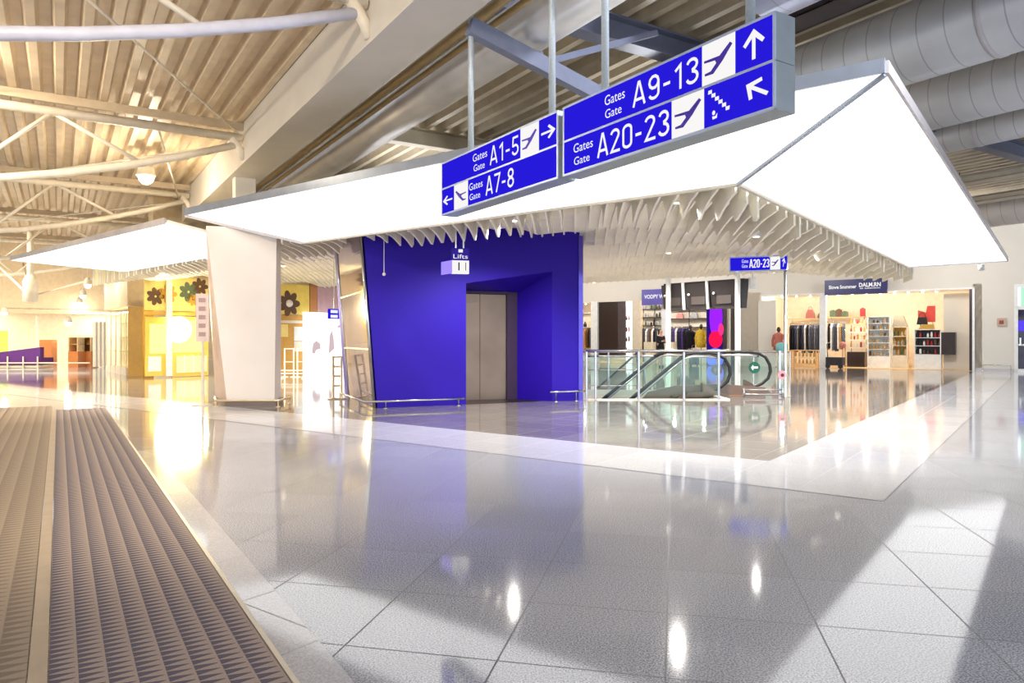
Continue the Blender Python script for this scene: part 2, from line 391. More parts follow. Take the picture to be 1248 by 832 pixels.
# trusses
def truss(w, label):
    q1 = 3.3; L = 14.; base = wq(w, q1, 5.5)
    t = thing('roof_truss', label, 'truss', base, 'roof trusses left of the girder')
    top = [wq(w, q1-x, 5.52) for x in (0, L)]
    bot = []
    for i in range(15):
        x = .15+(L-.15)*i/14; s = min(1., x/7.); bot.append(wq(w, q1-x, 5.42-1.5*math.sin(s*PI/2)**.9))
    MB().tube(top, .09, 10).build('top_chord', M_CREAM, t, True)
    MB().tube(bot, .075, 10).build('bottom_chord', M_CREAM if w > 9 else mat('pale lavender steel', (206, 208, 226), .35), t, True)
    xs = [1.9, 3.4, 4.9, 6.4, 7.9, 9.4]
    for i in range(5):
        xa, xb = xs[i], xs[i+1]
        za = lambda x: 5.42-1.5*math.sin(min(1., x/7.)*PI/2)**.9
        p0 = wq(w, q1-xa, za(xa) if i % 2 == 0 else 5.5); p1 = wq(w, q1-xb, 5.5 if i % 2 == 0 else za(xb))
        MB().tube([p0, p1], .04, 8).build('web_member', M_CREAM, t, True)
    b = MB(); b.bar(wq(w, q1+.02, 5.76), wq(w, q1-L, 5.76), .1, .16); b.build('purlin', mat('purlin tan', (190, 172, 146), .5), t)
    b = MB(); b.tube([wq(w, q1-.2, 5.5), wq(w, q1-.02, 5.25), wq(w, q1+.02, 5.06)], [.09, .08, .05], 8); b.build('end_shoe', M_CREAM, t, True)
    return t
ordn = ['nearest roof truss with a blue grey lower tube, touching the top of the view', 'second roof truss, meeting the girder above the bright hanging lamp',
        'third roof truss, meeting the girder just over the canopy end', 'fourth roof truss, above the far tip of the canopy', 'fifth roof truss, deep in the hall', 'farthest roof truss near the beige end wall']
for i in range(6): truss(8.69+7.3*i, ordn[i])
# bracing rods between trusses
def rod(p, q, r, label, grp=None, m=None):
    return solo(MB().tube([p, q], r, 6), 'bracing_rod', m or M_CREAM, label, 'rod', grp, True)
rod(wq(16, 3.25, 5.6), wq(8.8, -.4, 5.35), .02, 'thin diagonal rod running from the second truss shoe up to the top of the view')
rod(wq(16.2, 1.7, 5.6), wq(23.2, 3.0, 5.4), .022, 'long thin rod between second and third truss, passing by the bright lamp')
rod(wq(9, -1.4, 5.3), wq(15.9, -1.2, 5.7), .025, 'thin rod crossing under the corrugated roof at far upper left')
rod(wq(16, 2.9, 5.3), wq(23, -2.2, 5.2), .02, 'slender tie rod behind the second truss')
rod(wq(23.4, 2.9, 5.3), wq(30, -2.2, 5.1), .02, 'slender tie rod behind the third truss')
# hanging king post with shiny foot
p = at(37, 258, 28.); t = thing('hanging_strut', 'white hanging post with shiny lower drum and splayed tie rods', 'strut', Vector((p.x, p.y, 0)))
MB().tube([(p.x, p.y, 5.6), (p.x, p.y, 3.1)], .11, 10).build('post', M_CREAM, t, True)
MB().lathe((p.x, p.y, 2.65), [(.07, 0), (.26, .06), (.26, .85), (.13, 1.1)], 14).build('drum', M_CREAM, t, True)
for dx, dy in ((-3, 2), (3, 3.5), (-3, 4)):
    MB().tube([(p.x, p.y, 2.9), (p.x+dx, p.y+dy, 4.6)], .045, 6).build('tie_rod', M_CREAM, t, True)
# second smooth duct, pipes, brace
def rounded(mb, q0, q1, z0, z1, r, w0, w1, n=4):
    pl = []
    for (cq, cz, a0) in ((q1-r, z0+r, -PI/2), (q1-r, z1-r, 0), (q0+r, z1-r, PI/2), (q0+r, z0+r, PI)):
        for k in range(n+1):
            a = a0+PI/2*k/n; pl.append((cq+r*math.cos(a), cz+r*math.sin(a)))
    return mb.prism([wq(w0, a, c) for a, c in pl], W*(w1-w0))
solo(rounded(MB(), 4.84, 5.5, 5.0, 5.62, .26, -3, 25), 'foil_duct', mat('foil', (232, 230, 230), .28, .35, .5, .12, 1.5, .4), 'flat shiny foil-faced duct parallel to the roof girder', 'duct', None, True)
for i, (q, z, r, l) in enumerate([(4.34, 5.35, .05, 'yellowish pipe closest to the roof girder'), (4.46, 5.28, .05, 'thin yellowish pipe second from the roof girder'), (4.60, 5.4, .07, 'thick yellowish pipe third from the roof girder'), (4.74, 5.3, .045, 'thin pipe beside the foil duct')]):
    solo(MB().tube([wq(-3, q, z), wq(24, q, z)], r, 8), 'service_pipe', mat('pipe ochre', (176, 150, 104), .5), l, 'pipe', 'pipes between girder and foil duct', True)
p0 = at(572, 32, 8.57); p1 = at(726, 114, 9.66)
t = thing('roof_brace', 'blue grey forked steel brace below the foil duct behind the gate sign', 'brace', (p0.x, p0.y, 5))
MB().bar(p0, p1+(p1-p0)*.35, .13, .2).build('strut', M_TUBEBLUE, t)
MB().bar(at(658, 78, 9.2), at(800, 40, 10.4), .06, .08).build('fork', M_TUBEBLUE, t)
MB().box(at(656, 80, 9.17), .12, .12, .16).build('gusset', M_TUBEBLUE, t)
for i in range(3):
    w = 8.9+7.3*i
    b = MB(); b.bar(wq(w, 5.2, 6.02), wq(w, 26, 6.02), .3, .03); b.bar(wq(w, 5.2, 6.2), wq(w, 26, 6.2), .03, .36); b.bar(wq(w, 5.2, 6.4), wq(w, 26, 6.4), .3, .03)
    solo(b, 'roof_purlin', M_TUBEBLUE if i == 0 else M_DECKG, ['grey steel purlin under the right roof just above the gate sign', 'grey steel purlin above the middle of the canopy', 'grey steel purlin far back above the shops'][i], 'purlin', 'steel purlins of the right roof')
M_D1 = spiral_duct('duct blue grey', (176, 184, 218), .38, .35, .32)
M_D2 = spiral_duct('duct pale', (206, 204, 204), .4, .3, .36)
ducts = [(7.1, 5.6, .55, M_D1, 'bluish spiral duct nearest the gate sign at the top', -4, 5.6), (10.5, 5.55, .56, M_D2, 'largest pale spiral duct crossing above the canopy corner', -4, 27),
         (14.2, 5.8, .52, M_D2, 'third pale spiral duct from the gate sign', -4, 29), (17.4, 5.92, .36, M_D2, 'slim fourth duct behind the three big spiral ducts', -4, 30), (23.6, 5.1, .5, M_D2, 'distant pale duct low over the right shops', -6, 20)]
for q, z, r, m, l, w0, w1 in ducts:
    t = thing('spiral_duct', l, 'duct', wq(5, q, z), 'round air ducts under the right roof')
    MB().tube([wq(w0, q, z), wq(w1, q, z)], r, 28).build('pipe', m, t, True)
    for ww in [x for x in (1.2, 4.6, 8.0, 11.4) if x < w1]:
        b = MB(); b.tube([wq(ww-.03, q, z), wq(ww+.03, q, z)], r+.012, 28); b.build('joint_ring', M_TRIM2, t, True)
        MB().tube([wq(ww, q, z+r), wq(ww, q, 6.55)], .012, 5).build('hanger', M_DKSTEEL, t)
for q, z, l in ((8.7, 5.75, 'dark cable tray between the bluish duct and the largest duct'), (19.6, 5.25, 'grey cable tray beyond the slim duct'), (21.2, 5.0, 'grey service tray low behind the canopy edge')):
    b = MB(); b.obox(wq(-4, q, z), W*30, Q*.5, Z*.03); b.obox(wq(-4, q, z), W*30, Q*.03, Z*.12); b.obox(wq(-4, q+.47, z), W*30, Q*.03, Z*.12)
    solo(b, 'cable_tray', M_DKSTEEL if q < 10 else M_DECKG, l, 'cable tray')
solo(MB().tube([wq(-4, 20.5, 5.5), wq(22, 20.5, 5.5)], .14, 10), 'service_pipe', M_CREAM, 'cream pipe between the cable trays at the right', 'pipe', None, True)

# ================================================================== LIGHT CANOPY
TZ, CZ = 3.6, 3.0
T1, C1 = uv(7.06, 1.17, TZ), uv(8.0, 2.82, CZ)
T2, C4 = uv(7.2, 13.15, TZ), uv(8.15, 10.85, CZ)
C3, C2 = uv(26.2, 1.04, TZ), uv(19.7, 2.75, CZ)
T2b, T3 = uv(7.5, 14.5, TZ), uv(8.2, 24.9, TZ)
C5, C6 = uv(8.9, 19.3, CZ), uv(8.25, 12.3, CZ)
def light_panel(pts, label, grp='glowing canopy panels'):
    t = thing('canopy_light_panel', label, 'light panel', Vector((sum(p.x for p in pts)/4, sum(p.y for p in pts)/4, CZ)), grp)
    n = (pts[1]-pts[0]).cross(pts[2]-pts[0]).normalized(); n = n if n.z > 0 else -n
    MB().prism(pts, n*.04).build('diffuser', M_PANEL, t)
    MB().prism([p+n*.045 for p in pts], n*.06).build('backing', M_WHITE, t)
    return t, n
g = .02
t, n = light_panel([T1+V*g, T2, C4, C1+V*g*.5], 'long glowing white canopy panel behind the gate sign')
b = MB(); b.obox(T1+V*0-U*.03, T2-T1, U*.05, Z*.13); b.build('edge_trim', M_TRIM, t)
b = MB(); b.bar(C1+Z*-.012, C4+Z*-.012, .05, .03); b.build('lower_trim', M_SOFFIT, t)
b = MB(); b.bar(T2-Z*.01, C4-Z*.01, .07, .05); b.build('end_trim', M_TRIM2, t)
t, n = light_panel([T1+U*g-V*.0, C1+U*g*.5, C2, C3], 'glowing white canopy panel tapering away above the right shops')
b = MB(); b.obox(T1-V*.03, C3-T1, V*.05, Z*.11); b.build('edge_trim', M_TRIM2, t)
b = MB(); b.bar(C1+Z*-.012, C2+Z*-.012, .05, .03); b.build('lower_trim', M_SOFFIT, t)
b = MB(); b.bar(T1-Z*.012, C1-Z*.012, .045, .03); b.build('mitre_strip', M_TRIM, t)
b = MB(); b.bar(C2-Z*.01, C3-Z*.01, .05, .04); b.build('end_trim', M_TRIM2, t)
t, n = light_panel([T2b, T3, C5, C6], 'glowing canopy panel beyond the white pillar, pointing to the left')
b = MB(); b.obox(T2b-U*.03, T3-T2b, U*.06, Z*.13); b.build('edge_trim', M_TRIM2, t)
# slab over the soffit and fins under it
UE = 22.4
def inset(u, v): return max(0., min(u-8.05-max(0., v-12.3)*.1, v-2.9))
def soff(u, v): return 3.44+.5*min(1., inset(u, v)/3.5)
def wave(u):
    x = u-8.05; ph = x/1.55 if x < 1.55 else ((x-1.55)/2.2) % 1.
    if ph < .25: return .25*(ph/.25)
    if ph < .8: return .25+.75*((ph-.25)/.55)**1.5
    return .5+.5*math.cos(PI*(ph-.8)/.2)
def fin_z(u, v): return soff(u, v)-.41-.30*wave(u)
def skin_z(u, v):
    k = min(1., max(0., (inset(u, v)-1.45)/.6)); return soff(u, v)*(1-k)+(fin_z(u, v)+.045)*k
A0 = Vector((-2.44, 13.0, 0)); ET = Vector((.921, .389, 0)); NT = Vector((-.389, .921, 0))
Bd = Vector((.087, .9962, 0)); Cd = Vector((.9962, -.087, 0))
b = MB(); nu, nv = 160, 40
gu = [8.12+(UE-8.12)*i/nu for i in range(nu+1)]; gv = [2.92+19.9*j/nv for j in range(nv+1)]
pts_ = []; keep = []
for u in gu:
    for v in gv:
        uu = max(u, 8.12+max(0., v-12.3)*.1); P = uv(uu, v); s_, d_ = (P-A0).dot(ET), (P-A0).dot(NT)
        inn = -.6 < s_ < 4.6 and -.3 < d_ < 3.6; keep.append(not inn)
        pts_.append(P+Z*(3.5 if inn else skin_z(uu, v)))
fs_ = [(i*(nv+1)+j, i*(nv+1)+j+1, (i+1)*(nv+1)+j+1, (i+1)*(nv+1)+j) for i in range(nu) for j in range(nv)]
b.add(pts_, fs_); struct(b.build('ceiling', M_FIN, None, True))
c = -14.9; nf = 0
FIN_LABEL = 'wave-edged cream ceiling baffle hanging under the canopy'
while c < 14:
    run = []; t_ = 0.; runs = []
    while t_ < 46:
        P = Cd*c+Bd*t_; u, v = P.dot(U), P.dot(V)
        s, d = (P-A0).dot(ET), (P-A0).dot(NT)
        ok = 8.12 < u < UE and 2.95 < v < 22.6 and not (-.45 < s < 4.5 and -.12 < d < 3.5) and not (v > 14 and u < 8.25+(v-12.3)*.1)
        if ok: run.append((P, u))
        elif run: runs.append(run); run = []
        t_ += .11
    for run in runs:
        if len(run) < 6: continue
        b = MB(); vs = []; th = Cd*.014
        for P, u in run:
            v = P.dot(V); zz = fin_z(u, v); zt_ = soff(u, v); vs += [P-th+Z*zz, P+th+Z*zz, P+th+Z*zt_, P-th+Z*zt_]
        fs = []
        for i in range(len(run)-1):
            for k in range(4): fs.append((i*4+k, i*4+(k+1) % 4, i*4+4+(k+1) % 4, i*4+4+k))
        fs += [(3, 2, 1, 0), tuple(len(vs)-4+k for k in range(4))]
        b.add(vs, fs)
        solo(b, 'ceiling_baffle', M_FIN, FIN_LABEL, 'ceiling baffle', 'ceiling baffles under the canopy'); nf += 1
    c += .21

# ================================================================== PILLAR
t = thing('canopy_pillar', 'white tapering pillar, wider at its top, under the canopy joint', 'pillar', (-4.87, 13.8, 0))
fb = [Vector((-5.31, 13.4, 0)), Vector((-4.44, 13.42, 0))]; ft = [Vector((-5.71, 13.4, 3.36)), Vector((-4.40, 13.42, 3.32))]
bb = [Vector((-5.90, 14.3, 0)), Vector((-4.6, 14.3, 0))]; bt = [Vector((-6.1, 14.3, 3.3)), Vector((-4.6, 14.3, 3.3))]
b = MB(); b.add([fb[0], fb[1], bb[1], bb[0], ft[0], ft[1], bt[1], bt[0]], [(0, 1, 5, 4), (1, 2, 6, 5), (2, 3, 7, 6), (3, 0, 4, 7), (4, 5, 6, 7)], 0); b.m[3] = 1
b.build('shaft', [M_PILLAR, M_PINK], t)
b = MB()
for i in range(6):
    z = .02+.001*i
b.prism([fb[0]+Vector((-.03, -.02, 0)), fb[1]+Vector((.03, -.02, 0)), bb[1]+Vector((.03, .03, 0)), bb[0]+Vector((-.03, .03, 0))], Z*.1); b.build('base_plate', M_STEEL, t)
def low_rail(name, pts, label, h=.12, posts=None, r=.02, m=None):
    t = thing(name, label, 'rail', Vector((pts[0].x, pts[0].y, 0)))
    MB().tube([p+Z*h for p in pts], r, 8).build('bar', m or M_CHROME, t, True)
    for p in (posts or pts):
        MB().lathe(p, [(.045, 0), (.045, .012), (.012, .014), (.012, h)], 10).build('post', m or M_CHROME, t, True)
    return t
low_rail('kick_rail', [Vector((-5.75, 13.9, 0)), Vector((-5.45, 13.2, 0)), Vector((-4.3, 13.2, 0)), Vector((-4.3, 13.9, 0))], 'low brass-toned kick rail around the foot of the white pillar', m=mat('brass pale', (226, 206, 172), .3, .4))
# info stand left of the pillar
p = ground(247, 494)
t = thing('information_stand', 'slim stand with a small sign plate just left of the white pillar', 'stand', p)
MB().lathe(p, [(.2, 0), (.2, .02), (.03, .03), (.025, 1.2)], 14).build('post', M_CREAM, t, True)
MB().box(p+Z*1.2, .24, .04, .9, (1, .2, 0), 0, .01).build('plate', mat('plate pinkish', (226, 204, 194), .4), t)
for k in range(5): MB().box(p+Vector((0, -.024, 1.3+.16*k)), .12, .006, .08, (1, .2, 0)).build('print', mat('print rose', (176, 146, 140), .5), t)

# ================================================================== LIFT TOWER
def tw(s, d, z): return A0+ET*s+NT*d+Z*z
LW = 4.114; TOPZ = 3.42
lean = lambda z: -.24*z/3.0
t = thing('lift_tower', 'deep blue lift tower with a slanted doorway recess', 'lift', tw(2, 1.6, 0))
s1, s2, z1, z2 = 1.70, 3.52, 2.31, 2.60
ds1, ds2, dd, dz = 1.72, 3.08, .75, 2.22
b = MB()
b.quad(tw(0, 0, 0), tw(s1, 0, 0), tw(s1, 0, z1), tw(lean(z1), 0, z1))
b.quad(tw(lean(z1), 0, z1), tw(s1, 0, z1), tw(s2, 0, z2), tw(LW, 0, z2), tw(LW+.03, 0, TOPZ), tw(lean(TOPZ), 0, TOPZ))
b.quad(tw(s2, 0, 0), tw(LW, 0, 0), tw(LW, 0, z2), tw(s2, 0, z2))
b.quad(tw(LW, 0, 0), tw(LW, 3.2, 0), tw(LW+.03, 3.2, TOPZ), tw(LW+.03, 0, TOPZ))
b.quad(tw(0, 3.2, 0), tw(LW, 3.2, 0), tw(LW, 3.2, TOPZ), tw(lean(TOPZ), 3.2, TOPZ))
b.quad(tw(-.02, .03, 0), tw(-.02, 3.2, 0), tw(lean(TOPZ), 3.2, TOPZ), tw(lean(TOPZ), .03, TOPZ))
b.quad(tw(lean(TOPZ), 0, TOPZ), tw(LW, 0, TOPZ), tw(LW, 3.2, TOPZ), tw(lean(TOPZ), 3.2, TOPZ))
# recess
b.quad(tw(s2, 0, 0), tw(ds2, dd, 0), tw(ds2, dd, dz), tw(s2, 0, z2))
b.quad(tw(s1, 0, 0), tw(ds1, dd, 0), tw(ds1, dd, dz), tw(s1, 0, z1))
b.quad(tw(s1, 0, z1), tw(s2, 0, z2), tw(ds2, dd, dz), tw(ds1, dd, dz))
b.build('casing', M_BLUE, t)
b = MB(); b.obox(tw(ds1, dd-.01, 0), ET*.05, NT*.1, Z*dz); b.obox(tw(2.85, dd-.01, 0), ET*(ds2-2.85), NT*.1, Z*dz); b.obox(tw(ds1, dd-.01, dz-.05), ET*(ds2-ds1), NT*.1, Z*.05)
b.build('door_frame', mat('jamb', (56, 36, 66), .4, .5), t)
for a, c in ((ds1+.05, 2.265), (2.275, 2.85)):
    b = MB(); b.obox(tw(a, dd+.03, .01), ET*(c-a), NT*.04, Z*(dz-.07)); b.build('door_leaf', M_STEEL, t)
b = MB(); b.obox(tw(ds1, .05, .002), ET*(ds2-ds1+.2), NT*(dd-.05), Z*.006); b.build('sill', M_DKSTEEL, t)
b = MB(); b.prism([tw(-.03, .0, .0), tw(lean(TOPZ)-.03, .0, TOPZ), tw(lean(TOPZ)-.03, 2.5, TOPZ), tw(-.03, 2.5, 0)], ET*-.03); b.build('side_glazing', M_MIRROR, t)
for d in (0., 2.5):
    b = MB(); b.tube([tw(-.05, d, 0), tw(lean(3.3)-.05, d, 3.3)], .03, 8); b.build('corner_profile', M_CHROME, t, True)
for zz in (1.05, 2.1): 
    b = MB(); b.obox(tw(lean(zz)-.08, 0, zz), ET*.02, NT*2.5, Z*.03); b.build('glazing_bar', M_CHROME, t)
b = MB(); b.obox(tw(LW+.0, -.02, 0), ET*.1, NT*.35, Z*3.35); b.build('corner_glass', mat('corner blue glass', (90, 80, 190), .1, .5), t)
low_rail('tower_kick_rail', [tw(-.3, 2.2, 0), tw(-.25, -.15, 0), tw(1.62, -.15, 0)], 'low steel rail guarding the left part of the blue lift tower', .13, [tw(-.3, 2.2, 0), tw(-.25, .4, 0), tw(.12, -.15, 0), tw(1.5, -.15, 0)])
low_rail('tower_kick_rail', [tw(3.42, -.12, 0), tw(4.2, -.12, 0)], 'short steel rail to the right of the lift doorway', .2, [tw(3.55, -.12, 0), tw(4.0, -.12, 0)])
# lift sign hung in front of the tower
p = at(562, 300, 11.6); ex = Vector((.97, .24, 0)); nx = Vector((.24, -.97, 0))
t = thing('lift_sign', 'small lit lift sign with white pictogram hanging before the blue tower', 'sign', Vector((p.x, p.y, 2.3)))
zt, zm, zb = zat(302, 11.6), zat(317, 11.6), zat(333, 11.6); x0 = at(551, 0, 11.6); wd = 21/FPX*11.6
o = Vector((x0.x, x0.y, 0))
MB().obox(o+Z*zm, ex*wd, -nx*.1, Z*(zt-zm)).build('caption_panel', M_BLUE, t)
bx = MB().obox(o+Z*zb, ex*wd, -nx*.1, Z*(zm-zb)).build('housing', M_SWHITE, t)
MB().obox(o+Z*zb-ex*.012, ex*.012, -nx*.32+ex*-.12, Z*(zm-zb)).build('side_panel', glow('side glow', (150, 130, 250), .9), t)
b = MB(); b.text('Lifts', o+Z*(zm+.03)+nx*.004+ex*.02, ex, Z, wd*.85, .07); b.box(o+ex*wd*.5+nx*.003+Z*(zm+.13), .07, .004, .05, ex); b.build('lettering', M_SWHITE, t)
b = MB()
for k in (.36, .40, .78): b.obox(o+nx*.003+ex*(wd*k)+Z*(zb+.05), ex*.012, -nx*.002, Z*.13)
b.build('pictogram', M_DKSTEEL, t)
for k in (.25, .7): MB().tube([o+ex*wd*k-nx*.05+Z*zt, o+ex*wd*k-nx*.05+Z*3.45], .015, 6).build('hanger', M_CHROME, t)
# pendant rod with small bulb left of the lift sign
p = at(468, 334, 12.6)
t = thing('pendant_microphone', 'thin rod with a small knob hanging before the blue tower', 'pendant', (p.x, p.y, p.z))
MB().tube([p, Vector((p.x, p.y, 3.4))], .006, 5).build('rod', M_CREAM, t); MB().ball(p, .03).build('knob', M_CREAM, t)

# ================================================================== GATE SIGNS
N = Vector((1.79, 4.82, 0)); SB, SM, ST = 2.80, 3.13, 3.46; SR = -W; SN = -Q; TH = .2
def s_px(px):
    k = (px-CX)/FPX; return (1.79-4.82*k)/(.534+.8455*k)
def gp(px, z, off=0.): return N+W*s_px(px)+Z*z+SN*off
ARROW = [(.43, 0), (.57, 0), (.57, .70), (.83, .46), (.93, .56), (.5, 1.0), (.07, .56), (.17, .46), (.43, .70)]
def rot(pts, a): return [((x-.5)*math.cos(a)-(y-.5)*math.sin(a)+.5, (x-.5)*math.sin(a)+(y-.5)*math.cos(a)+.5) for x, y in pts]
PLANE = [(0.02, .30), (.28, .16), (.98, .86), (.90, .93), (.52, .62), (.05, .66), (.0, .60), (.36, .50), (.2, .36), (.03, .40)]
PLANE = [(.02, .64), (.55, .62), (.90, .93), (.98, .84), (.66, .42), (.34, .10), (.05, .12), (.04, .20), (.25, .22), (.44, .42), (.40, .52), (.02, .56)]
def field(px0, px1, z0, z1, m, t, name):
    b = MB(); a, c = gp(px0, z0), gp(px1, z0); b.obox(a, c-a, SN*.012, Z*(z1-z0)); return b.build(name, m, t)
def letters(t, parent, px0, px1, z0, z1, m, bold=.0):
    a, c = gp(px0, z0, .014), gp(px1, z0, .014); b = MB(); (b.digits(t, a, SR, Z, (c-a).length, z1-z0) if t[0] == 'A' else b.text(t, a, SR, Z, (c-a).length, z1-z0, bold=bold)); return b.build('lettering', m, parent)
def picto(pts, parent, px0, px1, z0, z1, m, name):
    a, c = gp(px0, z0, .014), gp(px1, z0, .014); b = MB(); b.shape(pts, a, SR, Z, (c-a).length, z1-z0); return b.build(name, m, parent)
def sign_body(pl, pr, label, poles):
    a, c = gp(pl, SB), gp(pr, SB)
    t = thing('gate_sign', label, 'sign', (a+c)/2, 'hanging gate signs')
    b = MB(); b.obox(a, c-a, -SN*TH, Z*(SM-SB-.004)); b.obox(a+Z*(SM-SB), c-a, -SN*TH, Z*(ST-SM)); b.build('housing', M_SIGNBODY, t)
    L = (c-a).length
    b = MB()
    for z in (SB, SM-.012, ST-.02): b.obox(a+Z*(z-SB), SR*L, SN*.013, Z*.02)
    for s in (0, L-.02): b.obox(a+SR*s, SR*.02, SN*.0125, Z*(ST-SB))
    b.build('edge_frame', M_SIGNEDGE, t)
    for x in poles:
        q = gp(x, ST)+Q*(TH*.5); MB().tube([q, Vector((q.x, q.y, 5.9))], .035, 12).build('pole', M_POLE, t, True)
    return t
t = sign_body(687, 946, 'larger hanging blue gate sign reading A9-13 above A20-23', (727, 903))
g1, g2 = SB+.02, SM-.012; g3, g4 = SM+.008, ST-.02
f = field(689, 856.5, g3, g4, M_SBLUE, t, 'panel'); letters('A9-13', f, 772, 854, g3+.05, g4-.05, M_SWHITE, .02); letters('Gates', f, 738.5, 763, g3+.165, g4-.05, M_SWHITE); letters('Gate', f, 739, 759, g3+.05, g4-.175, M_SWHITE)
f = field(857, 897, g3, g4, M_SWHITE, t, 'panel'); picto(PLANE, f, 859, 895, g3+.04, g4-.04, M_SINK, 'plane_pictogram')
f = field(897.5, 944, g3, g4, M_SBLUE, t, 'panel'); picto(ARROW, f, 905, 936, g3+.05, g4-.04, M_SWHITE, 'arrow')
f = field(689, 819.5, g1, g2, M_SBLUE, t, 'panel'); letters('A20-23', f, 729, 818, g1+.045, g2-.045, M_SWHITE, .02); letters('Gates', f, 700.5, 724, g1+.165, g2-.05, M_SWHITE); letters('Gate', f, 701, 720, g1+.05, g2-.175, M_SWHITE)
f = field(820, 859, g1, g2, M_SWHITE, t, 'panel'); picto(PLANE, f, 823, 857, g1+.04, g2-.04, M_SINK, 'plane_pictogram')
f = field(859.5, 945, g1, g2, M_SBLUE, t, 'panel'); picto(rot(ARROW, math.radians(55)), f, 908, 940, g1+.06, g2-.05, M_SWHITE, 'arrow')
st = []
for i in range(6): st += [(i/6, 1-i/6), ((i+1)/6, 1-i/6-.0)]
low = [(x-.02, y-.14) for x, y in reversed(st)]
picto(st+low, f, 865, 891, g1+.075, g2-.03, M_SWHITE, 'stairs_pictogram')
b = MB(); a = gp(869.5, g1+.075, .014); b.shape([(.5+.5*math.cos(k*PI/6), .5+.5*math.sin(k*PI/6)) for k in range(12)], a, SR, Z, .03, .035); b.shape([(.1, 0), (.9, .1), (1, 1), (.6, .5), (0, .6)], a-Z*.03, SR, Z, .05, .04); b.build('rider_pictogram', M_SWHITE, f)
t = sign_body(539, 681, 'smaller hanging blue gate sign reading A1-5 above A7-8', (565, 663))
f = field(540, 635, g3, g4, M_SBLUE, t, 'panel'); letters('A1-5', f, 598, 634, g3+.05, g4-.05, M_SWHITE, .02); letters('Gates', f, 577.5, 595, g3+.165, g4-.05, M_SWHITE); letters('Gate', f, 578.5, 592, g3+.05, g4-.175, M_SWHITE)
f = field(635.5, 657.5, g3, g4, M_SWHITE, t, 'panel'); picto(PLANE, f, 637, 656, g3+.05, g4-.05, M_SINK, 'plane_pictogram')
f = field(658, 680, g3, g4, M_SBLUE, t, 'panel'); picto(rot(ARROW, -PI/2), f, 661, 678.5, g3+.07, g4-.07, M_SWHITE, 'arrow')
f = field(540, 554, g1, g2, M_SBLUE, t, 'panel'); picto(rot(ARROW, PI/2), f, 541, 552.5, g1+.08, g2-.08, M_SWHITE, 'arrow')
f = field(554.5, 571, g1, g2, M_SWHITE, t, 'panel'); picto([(1-x, y) for x, y in PLANE], f, 556, 569.5, g1+.06, g2-.06, M_SINK, 'plane_pictogram')
f = field(571.5, 680, g1, g2, M_SBLUE, t, 'panel'); letters('A7-8', f, 593, 628, g1+.045, g2-.045, M_SWHITE, .02); letters('Gates', f, 573, 589.5, g1+.165, g2-.05, M_SWHITE); letters('Gate', f, 573.5, 586.5, g1+.05, g2-.175, M_SWHITE)
# ================================================================== WALLS
BU = 33.2; HD = 3.2
def wall_piece(b, v0, v1, z0, z1, u=BU, th=.3): b.obox(uv(u, v0, z0), U*th, V*(v1-v0), Z*(z1-z0))
b = MB()
for v0, v1, z0, z1 in ((-14, -2, 0, 6.6), (-2, 1.08, 3.3, 6.6), (1.08, 2.42, 0, 6.6), (2.42, 10.6, HD, 6.6), (10.6, 11.9, 0, 6.6), (11.9, 23, HD, 6.6)): wall_piece(b, v0, v1, z0, z1)
struct(b.build('wall_back', M_WALL))
b = MB(); b.obox(uv(11.5, 23, 2.55), U*22, V*.3, Z*4.0); b.obox(uv(14.2, 23, 0), U*19.3, V*.3, Z*2.56)
struct(b.build('wall_left', M_WALLW))
b = MB(); b.obox(uv(BU+3.6, 2.2, 0), U*.2, V*21, Z*3.5); b.obox(uv(BU, 2.12, 0), U*3.6, V*.3, Z*3.4); b.obox(uv(BU, 10.6, 0), U*3.6, V*1.3, Z*3.4); b.obox(uv(BU, 22.9, 0), U*3.6, V*.2, Z*3.4)
struct(b.build('wall_shops', M_SHOPW))
b = MB(); b.obox(uv(BU+.02, 2.3, 3.32), U*3.7, V*20.7, Z*.1); struct(b.build('ceiling', M_WHITE))
b = MB(); b.obox(uv(BU-.05, 2.45, .001), U*3.6, V*8.15, Z*.012); b.obox(uv(BU-.05, 11.9, .001), U*3.6, V*11, Z*.012); struct(b.build('floor', M_WOOD))
# frames of the two shop openings
b = MB(); b.obox(uv(BU-.06, 2.36, 0), U*.1, V*.08, Z*3.25); b.obox(uv(BU-.06, 2.36, HD), U*.1, V*8.3, Z*.06); b.obox(uv(BU-.06, 10.56, 0), U*.1, V*.06, Z*3.25)
struct(b.build('trim_2', M_WHITE))
b = MB(); b.obox(uv(BU-.01, 2.44, 0), U*.08, V*.10, Z*3.2); struct(b.build('trim_3', M_DKSTEEL))
# right end door with lit exit box
t = struct(thing('door_1', None, None, uv(BU, -.4, 0)))
b = MB(); 
for v0, v1, z0, z1 in ((-2, -1.9, 0, 3.3), (.98, 1.1, 0, 3.3), (-2, 1.1, 3.2, 3.32), (-2, 1.1, 2.36, 2.5), (-.5, -.4, 0, 2.4), (-2, 1.1, 0, .12), (-2, 1.1, 1.0, 1.06)): b.obox(uv(BU-.05, v0, z0), U*.14, V*(v1-v0), Z*(z1-z0))
b.build('door_frame', M_WHITE, t)
b = MB(); b.obox(uv(BU+.02, -1.9, .1), U*.02, V*2.9, Z*2.3); b.build('pane', M_DGLASS, t)
b = MB(); b.obox(uv(BU+.02, -1.9, 2.5), U*.02, V*2.8, Z*.7); b.build('pane', glow('green exit glow', (170, 220, 190), .9), t)
b = MB(); b.obox(uv(BU+.01, -1.9, 1.55), U*.01, V*2.9, Z*.4); b.build('lit_stripe', glow('violet display', (90, 70, 230), .8), t)
b = MB(); b.obox(uv(BU-.12, .88, 1.0), U*.05, V*.05, Z*.3); b.build('door_handle', M_CHROME, t)
